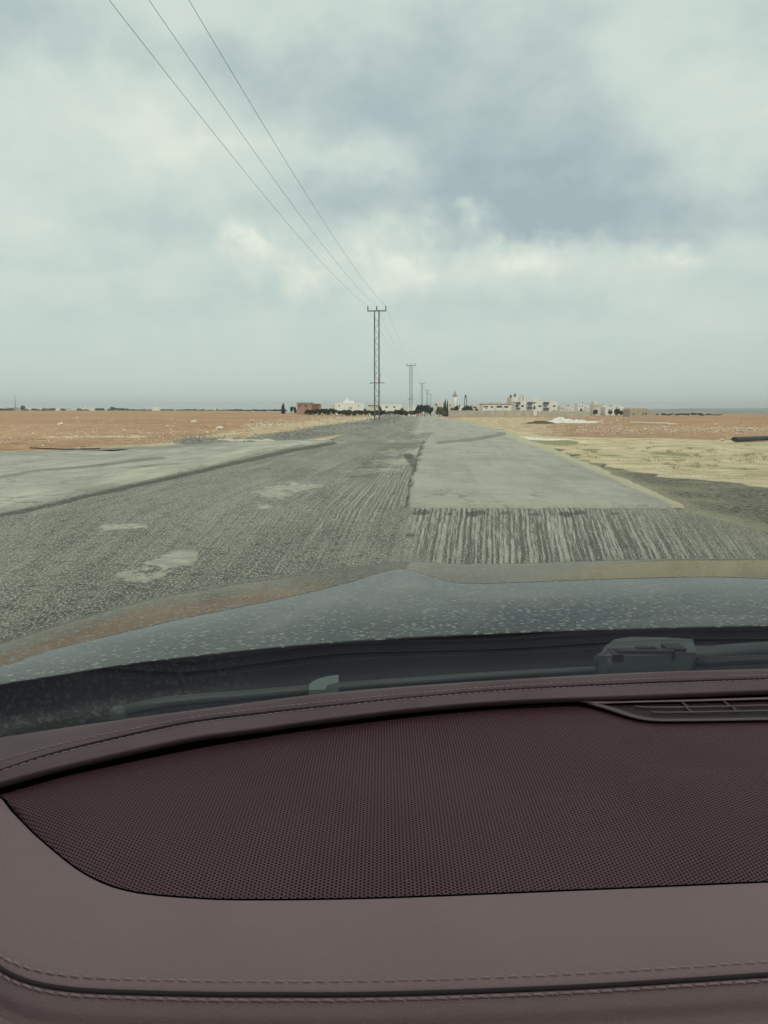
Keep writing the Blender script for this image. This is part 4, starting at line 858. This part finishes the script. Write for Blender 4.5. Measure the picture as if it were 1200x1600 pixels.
# bonnet
hR = [(-60,1086),(0,1070),(100,1054),(200,1038),(300,1026),(400,1015),(500,1006),(600,999),(750,991),(900,985),(1050,981),(1200,978),(1260,977)]
hP = [(-60,1052),(0,1038),(100,1010),(200,986),(300,963),(400,943),(480,926),(545,910),(590,896),(625,889),(655,894),(690,905),(730,911),(800,910),(900,906),(1000,903),(1100,901),(1160,902),(1200,904),(1260,907)]
hK = [(-60,1026),(0,1006),(100,973),(200,944),(300,922),(400,904),(480,893),(545,885),(590,880),(625,877),(655,877),(700,880),(760,881),(850,879),(950,876),(1050,873),(1120,873),(1200,873),(1260,874)]
kh = dict(xl=None, xr=1.22, dr=-.25)
zR = [-.375,-.362,-.352,-.346,-.342,-.340]; zP = [-.385,-.376,-.366,-.356,-.350,-.350]; zK = [-.430,-.418,-.402,-.392,-.386,-.386]
nH = 200; SLP = .67
R_ = C3(hR, zR, nH, **kh); P_h = C3(hP, zP, nH, **kh)
# beyond the crease the sheet dips steeply enough to mirror the land in front, not the sky
kc = catmull(hK, nH); K_ = []; zs_ = []
for (u, v) in kc:
    d_ = ray(u, v); sr = -d_[2]/math.hypot(d_[0], d_[1]); j = int(np.argmin(np.abs(topx(P_h[:nH,0], P_h[:nH,1], P_h[:nH,2])[0]-u))); zp_ = H-P_h[j][2]; rp = math.hypot(P_h[j][0], P_h[j][1])
    s_ = (.60+.07*float(sst(u, 350, 700)))*sr; zs_.append((zp_-s_*rp)/(1-s_/sr))
zs_ = np.array(zs_); zs_ = np.convolve(np.pad(zs_, 20, mode='edge'), np.ones(41)/41, 'valid'); print('ZK', zs_[::20].round(3)); zs_ = np.clip(zs_, .36, .62)
K_ = C3(hK, -zs_, nH, **kh)
def lerp3(a, b2, t, dz=0.): q = a*(1-t)+b2*t; q[:, 2] += dz; return q
def drop(dn, df):  # beyond the visible edge the sheet metal turns down, leftwards/forwards
    tg = np.gradient(K_, axis=0); nr = np.stack([-tg[:, 1], tg[:, 0], np.zeros(len(K_))], 1); nr /= np.linalg.norm(nr, axis=1)[:, None]; nr[:, 2] = 0
    q = K_+nr*df; q[:, 2] -= dn; return q
hood = loft('bonnet', [off(R_, .14, -.034), off(R_, .012, -.003), R_, lerp3(R_, P_h, .04, .0010), lerp3(R_, P_h, .35, .0025), lerp3(R_, P_h, .7, .0025), lerp3(R_, P_h, .96, .0003), P_h, lerp3(P_h, K_, .04, .0001), lerp3(P_h, K_, .5, .001), K_, drop(.022, .045), drop(.07, .085), drop(.20, .13)], PAINT, car, sub=4)
# front body below the bonnet edge, wings, doors, roof: kept simple, they stand out of view
body = MB()
D_ = drop(.20, .13)
kk_ = list(range(0, len(D_), 6))+[len(D_)-1]
Vb = [tuple(D_[i]) for i in kk_]+[(D_[i][0], D_[i][1]-.03, H-1.12) for i in kk_]; nb = len(kk_)
body.add(Vb, [(i, i+1, nb+i+1, nb+i) for i in range(nb-1)])
cb(body, 'front_panel', PAINT, car, True)
for xs_, sg in ((XL-.06, -1), (XR+.06, 1)):
    d_ = MB(); yy = np.linspace(-1.9, 1.35, 30)
    pro = [(-.30, 0.), (-.36, .03), (-.55, .06), (-.80, .06), (-1.05, .04), (-1.13, 0)]
    Vd = [(xs_+sg*dxx*(1-abs(y+.3)*.12), y, H+z) for y in yy for z, dxx in pro]; m_r = len(pro)
    d_.add(Vd, [(i*m_r+j, i*m_r+j+1, (i+1)*m_r+j+1, (i+1)*m_r+j) for i in range(29) for j in range(m_r-1)]); cb(d_, 'door', PAINT, car, True)
    di = MB(); di.box(min(xs_, xs_-sg*.05), max(xs_, xs_-sg*.05), -1.9, .60, H-1.1, H-.30); cb(di, 'door_trim', LEAD, car)
    ap = MB(); ap.tube([(xs_-sg*.0, .98, H-.33), (xs_-sg*.05, .45, H+.02), (xs_-sg*.14, -.08, H+.25)], .035, 8); cb(ap, 'windscreen_pillar', PAINT, car, True)
    bp_ = MB(); bp_.tube([(xs_, -.75, H-.30), (xs_-sg*.13, -.8, H+.25)], .05, 8); bp_.tube([(xs_, -1.85, H-.30), (xs_-sg*.13, -1.6, H+.25)], .09, 8); cb(bp_, 'door_pillar', PAINT, car, True)
    mr = MB(); mr.lathe([(.02,-.06),(.10,-.05),(.12,0),(.10,.06),(.03,.08)], (xs_+sg*.17, .45, H-.22), 12); cb(mr, 'wing_mirror', PAINT, car, True)
    for yw in (1.25, -1.55):
        wh = MB(); pr_ = []
        n_ = 28
        for (rad, xo) in ((.36,-.10),(.375,0),(.36,.10),(.22,.11),(.05,.08)):
            pr_ += [(xs_-sg*.10+sg*xo, yw+rad*math.cos(2*math.pi*j/n_), .37+rad*math.sin(2*math.pi*j/n_)) for j in range(n_)]
        wh.add(pr_, [(i*n_+j, i*n_+(j+1) % n_, (i+1)*n_+(j+1) % n_, (i+1)*n_+j) for i in range(4) for j in range(n_)]); cb(wh, 'wheel', BLK, car, True)
rf_ = MB(); gx, gy = np.meshgrid(np.linspace(XL+.10, XR-.10, 20), np.linspace(-.08, -1.75, 14), indexing='ij'); cxm = (XL+XR)/2
gz = H+.25+.05*(1-((gx-cxm)/.9)**2)-.03*((gy+.8)/.9)**2
ro_ = grid_mesh('roof', gx-.25, gy+.2, gz, PAINT, car); ro2 = grid_mesh('headliner', gx-.25, gy+.2, gz-.03, plain('headliner_cloth', (.35,.33,.30), .9, .05, 20.), car)
fl = MB(); fl.box(XL, XR, -1.9, .75, H-1.13, H-1.09); fl.box(XL, XR, .72, .76, H-1.09, H-.40); fl.box(XL, XR, -1.92, -1.86, H-1.1, H-.28); cb(fl, 'floor_pan', BLK, car)
for xs_ in (.02, .86):
    st_ = MB(); 
    st_.lathe([(.25,0),(.27,.06),(.25,.14),(.1,.16)], (xs_, -.75, H-.98), 14); cb(st_, 'seat', LEAD, car, True)
    bk = MB(); bk.tube([(xs_, -.98, H-.86), (xs_, -1.06, H-.55), (xs_, -1.14, H-.25)], [.20,.23,.17], 12); bk.tube([(xs_, -1.15, H-.20), (xs_, -1.17, H-.05)], [.10,.11], 10); cb(bk, 'backrest', LEAD, car, True)
# windscreen: base follows the dashboard's far edge, 31 degrees from the horizontal
base = off(A_, .115, 0.); base[:, 2] = H-.292
sl = R(31); rowsG = []
for t_ in np.linspace(0, 1, 26):
    q = base.copy(); Ln = 1.06*t_
    xc = .25; q[:, 1] = base[:, 1]-Ln*math.cos(sl); q[:, 1] = q[:, 1]*(1-t_)+(q[:, 1]-(base[:, 1]-base[:, 1].mean())*.5)*t_
    q[:, 2] = base[:, 2]+Ln*math.sin(sl); q[:, 0] = xc+(base[:, 0]-xc)*(1-.12*t_); rowsG.append(q)
gl_ = loft('windscreen', rowsG, GLASS, car)
so = gl_.modifiers.new('thick', 'SOLIDIFY'); so.thickness = .004; so.offset = 1
fr = loft('windscreen_seal', [off(base, .004, -.012), off(base, .004, -.004), off(base, -.006, .0062), off(base, -.016, .0125)], BLK, car, smooth=True)
# cowl panel under the glass edge, in the shadow of the bonnet's rear edge
def mat_cowl():
    m, t, b = material('dirty_cowl_plastic'); P = t.obj(); n = t.noise(t.scl(P, 1, 1.6, 1), 130., 5, .7); g_ = t.attr('dirt')
    c = t.mix(t.m('MULTIPLY', t.ss(n, .5, .62), g_), (.02,.024,.026), (.10,.12,.105)); finish(t, b, c, .6, t.bump(n, .1, .002), .4); return m
COWL = mat_cowl()
base2 = off(base, .006, 0.); 
RR_ = C3(hR, zR, len(base)-22, xl=XL, xr=XR, dr=-.25)
cw = loft('cowl_panel', [off(base2, 0, -.012), off(base2, .03, -.020), off(lerp3(base2, RR_, .42), 0, -.032), off(lerp3(base2, RR_, .55), 0, -.060), off(RR_, -.03, -.085), off(RR_, .05, -.082), off(RR_, .07, -.018)], COWL, car, sub=3)
cx_ = np.array([v.co.x+.25 for v in cw.data.vertices]); cy_ = np.array([v.co.y for v in cw.data.vertices])
add_attr(cw, 'dirt', 1-sst(cx_, -.30, -.16))
# wipers
WIP = plain('wiper_metal', (.05,.06,.056), .45, .2, 30.); WPL = plain('wiper_arm_cover', (.055,.070,.064), .5, .12, 12.)
def wiper(P0, elbow, blade, r=.009):
    w0 = empty('wiper', (0, 0, 0)); w0.parent = car
    mb = MB(); mb.tube([Vector(p) for p in catmull(elbow, 14)], [r*(1.25-.5*i/13) for i in range(14)], 8); cb(mb, 'wiper_arm', WPL, car, True).parent = w0
    mb = MB(); mb.tube([Vector(p) for p in catmull(blade, 20)], r*.55, 6); cb(mb, 'wiper_blade', BLK, car, True).parent = w0
    mb = MB(); mb.lathe([(.005,-.018),(.008,-.016),(.009,.002),(.006,.005)], P0, 14); cb(mb, 'wiper_pivot', WPL, car, True).parent = w0
    return w0
zc = H-.303
def wp(u, v, z=zc): return tuple(bp(u, v, z))
wiper(wp(185, 1113), [wp(196,1110), wp(260,1097), wp(380,1087), wp(500,1076), wp(760,1056), wp(930,1046)], [wp(170,1128), wp(330,1112), wp(520,1092), wp(700,1078)], .0052)
wiper(wp(960, 1034, H-.306), [wp(940,1038), wp(975,1023), wp(1040,1019), wp(1090,1024), wp(1200,1014), wp(1400,1006)], [wp(1090,1036), wp(1200,1030), wp(1500,1020)], .0105)
mb = MB()
Q0 = [wp(935,1040), wp(945,1024), wp(960,1013), wp(985,1009), wp(1040,1010), wp(1082,1013), wp(1087,1034), wp(1010,1040)]
n_ = len(Q0); mb.add([(x, y, z+.012) for x, y, z in Q0]+[(x, y, z-.012) for x, y, z in Q0], [tuple(range(n_)), tuple(reversed(range(n_, 2*n_)))]+[(i, n_+i, n_+(i+1) % n_, (i+1) % n_) for i in range(n_)]); cb(mb, 'wiper_arm_head', WPL, car)
for (ua, ub, va, vb_, zz_) in [(957,965,1030,1040,.004),(965,1050,1033,1037,.012),(1042,1062,1026,1034,.014),(996,1022,1030,1033,.016)]:
    a_, b3 = Vector(wp(ua, vb_)), Vector(wp(ub, va)); mb = MB(); mb.box(a_.x, b3.x, min(a_.y, b3.y), max(a_.y, b3.y)+.002, zc+.004, zc+.012+zz_*.3); cb(mb, 'wiper_clip', BLK, car)
mb = MB(); Q0 = [wp(482,1092), wp(484,1082), wp(495,1075), wp(512,1070), wp(529,1068), wp(529,1080), wp(512,1084), wp(508,1092)]
n_ = len(Q0); mb.add([(x, y, z+.010) for x, y, z in Q0]+[(x, y, z-.006) for x, y, z in Q0], [tuple(range(n_)), tuple(reversed(range(n_, 2*n_)))]+[(i, n_+i, n_+(i+1) % n_, (i+1) % n_) for i in range(n_)]); cb(mb, 'washer_bracket', plain('grey_bracket', (.13,.165,.15), .5, .05, 20.), car)
# ------------------------------------------------------------------ labels of the rows: which one it is, counted along the row
ORD = 'first second third fourth fifth sixth seventh eighth ninth tenth eleventh twelfth thirteenth fourteenth fifteenth sixteenth seventeenth eighteenth nineteenth twentieth twenty-first twenty-second twenty-third twenty-fourth twenty-fifth twenty-sixth twenty-seventh twenty-eighth'.split()
for gname, base_l in (('row of bushy trees at the road end', 'dark bushy tree across the road end'), ('houses of the far left town', 'tiny pale house of the far left town'), ('houses on the village rise', 'small pale house on the village rise'),
        ('trees on the village rise', 'dark tree among houses of the village rise'), ('shrubs beyond the right field', 'low dark shrub beyond the right red field'), ('trees round the minaret', 'round dark tree between minaret and villas'), ('cypress cluster left of the minaret', 'dark cypress left of the minaret'), ('trees left of the brick house', 'dark tree beside the brick house'), ('rubble at the pipe end', 'grey stone heaped at the end of the dark pipe')):
    ob = [o for o in COL.objects if o.parent is None and o.get('group') == gname]; ob.sort(key=lambda o: o.location[0]/max(1, o.location[1]))
    for i, o in enumerate(ob): o['label'] = base_l+', '+ORD[i]+' from the left'
# ------------------------------------------------------------------ haze
hb = MB(); hb.box(-6300, 6300, -6300, 6300, -95, 45)
hm = bpy.data.materials.new('haze'); hm.use_nodes = True; ht = NT(hm.node_tree); ht.n.clear()
ho = ht.new('ShaderNodeOutputMaterial'); pv = ht.new('ShaderNodeVolumePrincipled'); pv.inputs['Color'].default_value = (1, 1, 1, 1); pv.inputs['Density'].default_value = 2.2e-4; pv.inputs['Anisotropy'].default_value = .2
ht.l.new(pv.outputs[0], ho.inputs['Volume'])
tag(hb.build('haze', hm), 'pale greenish haze over the far town and hills', 'haze', kind='stuff')
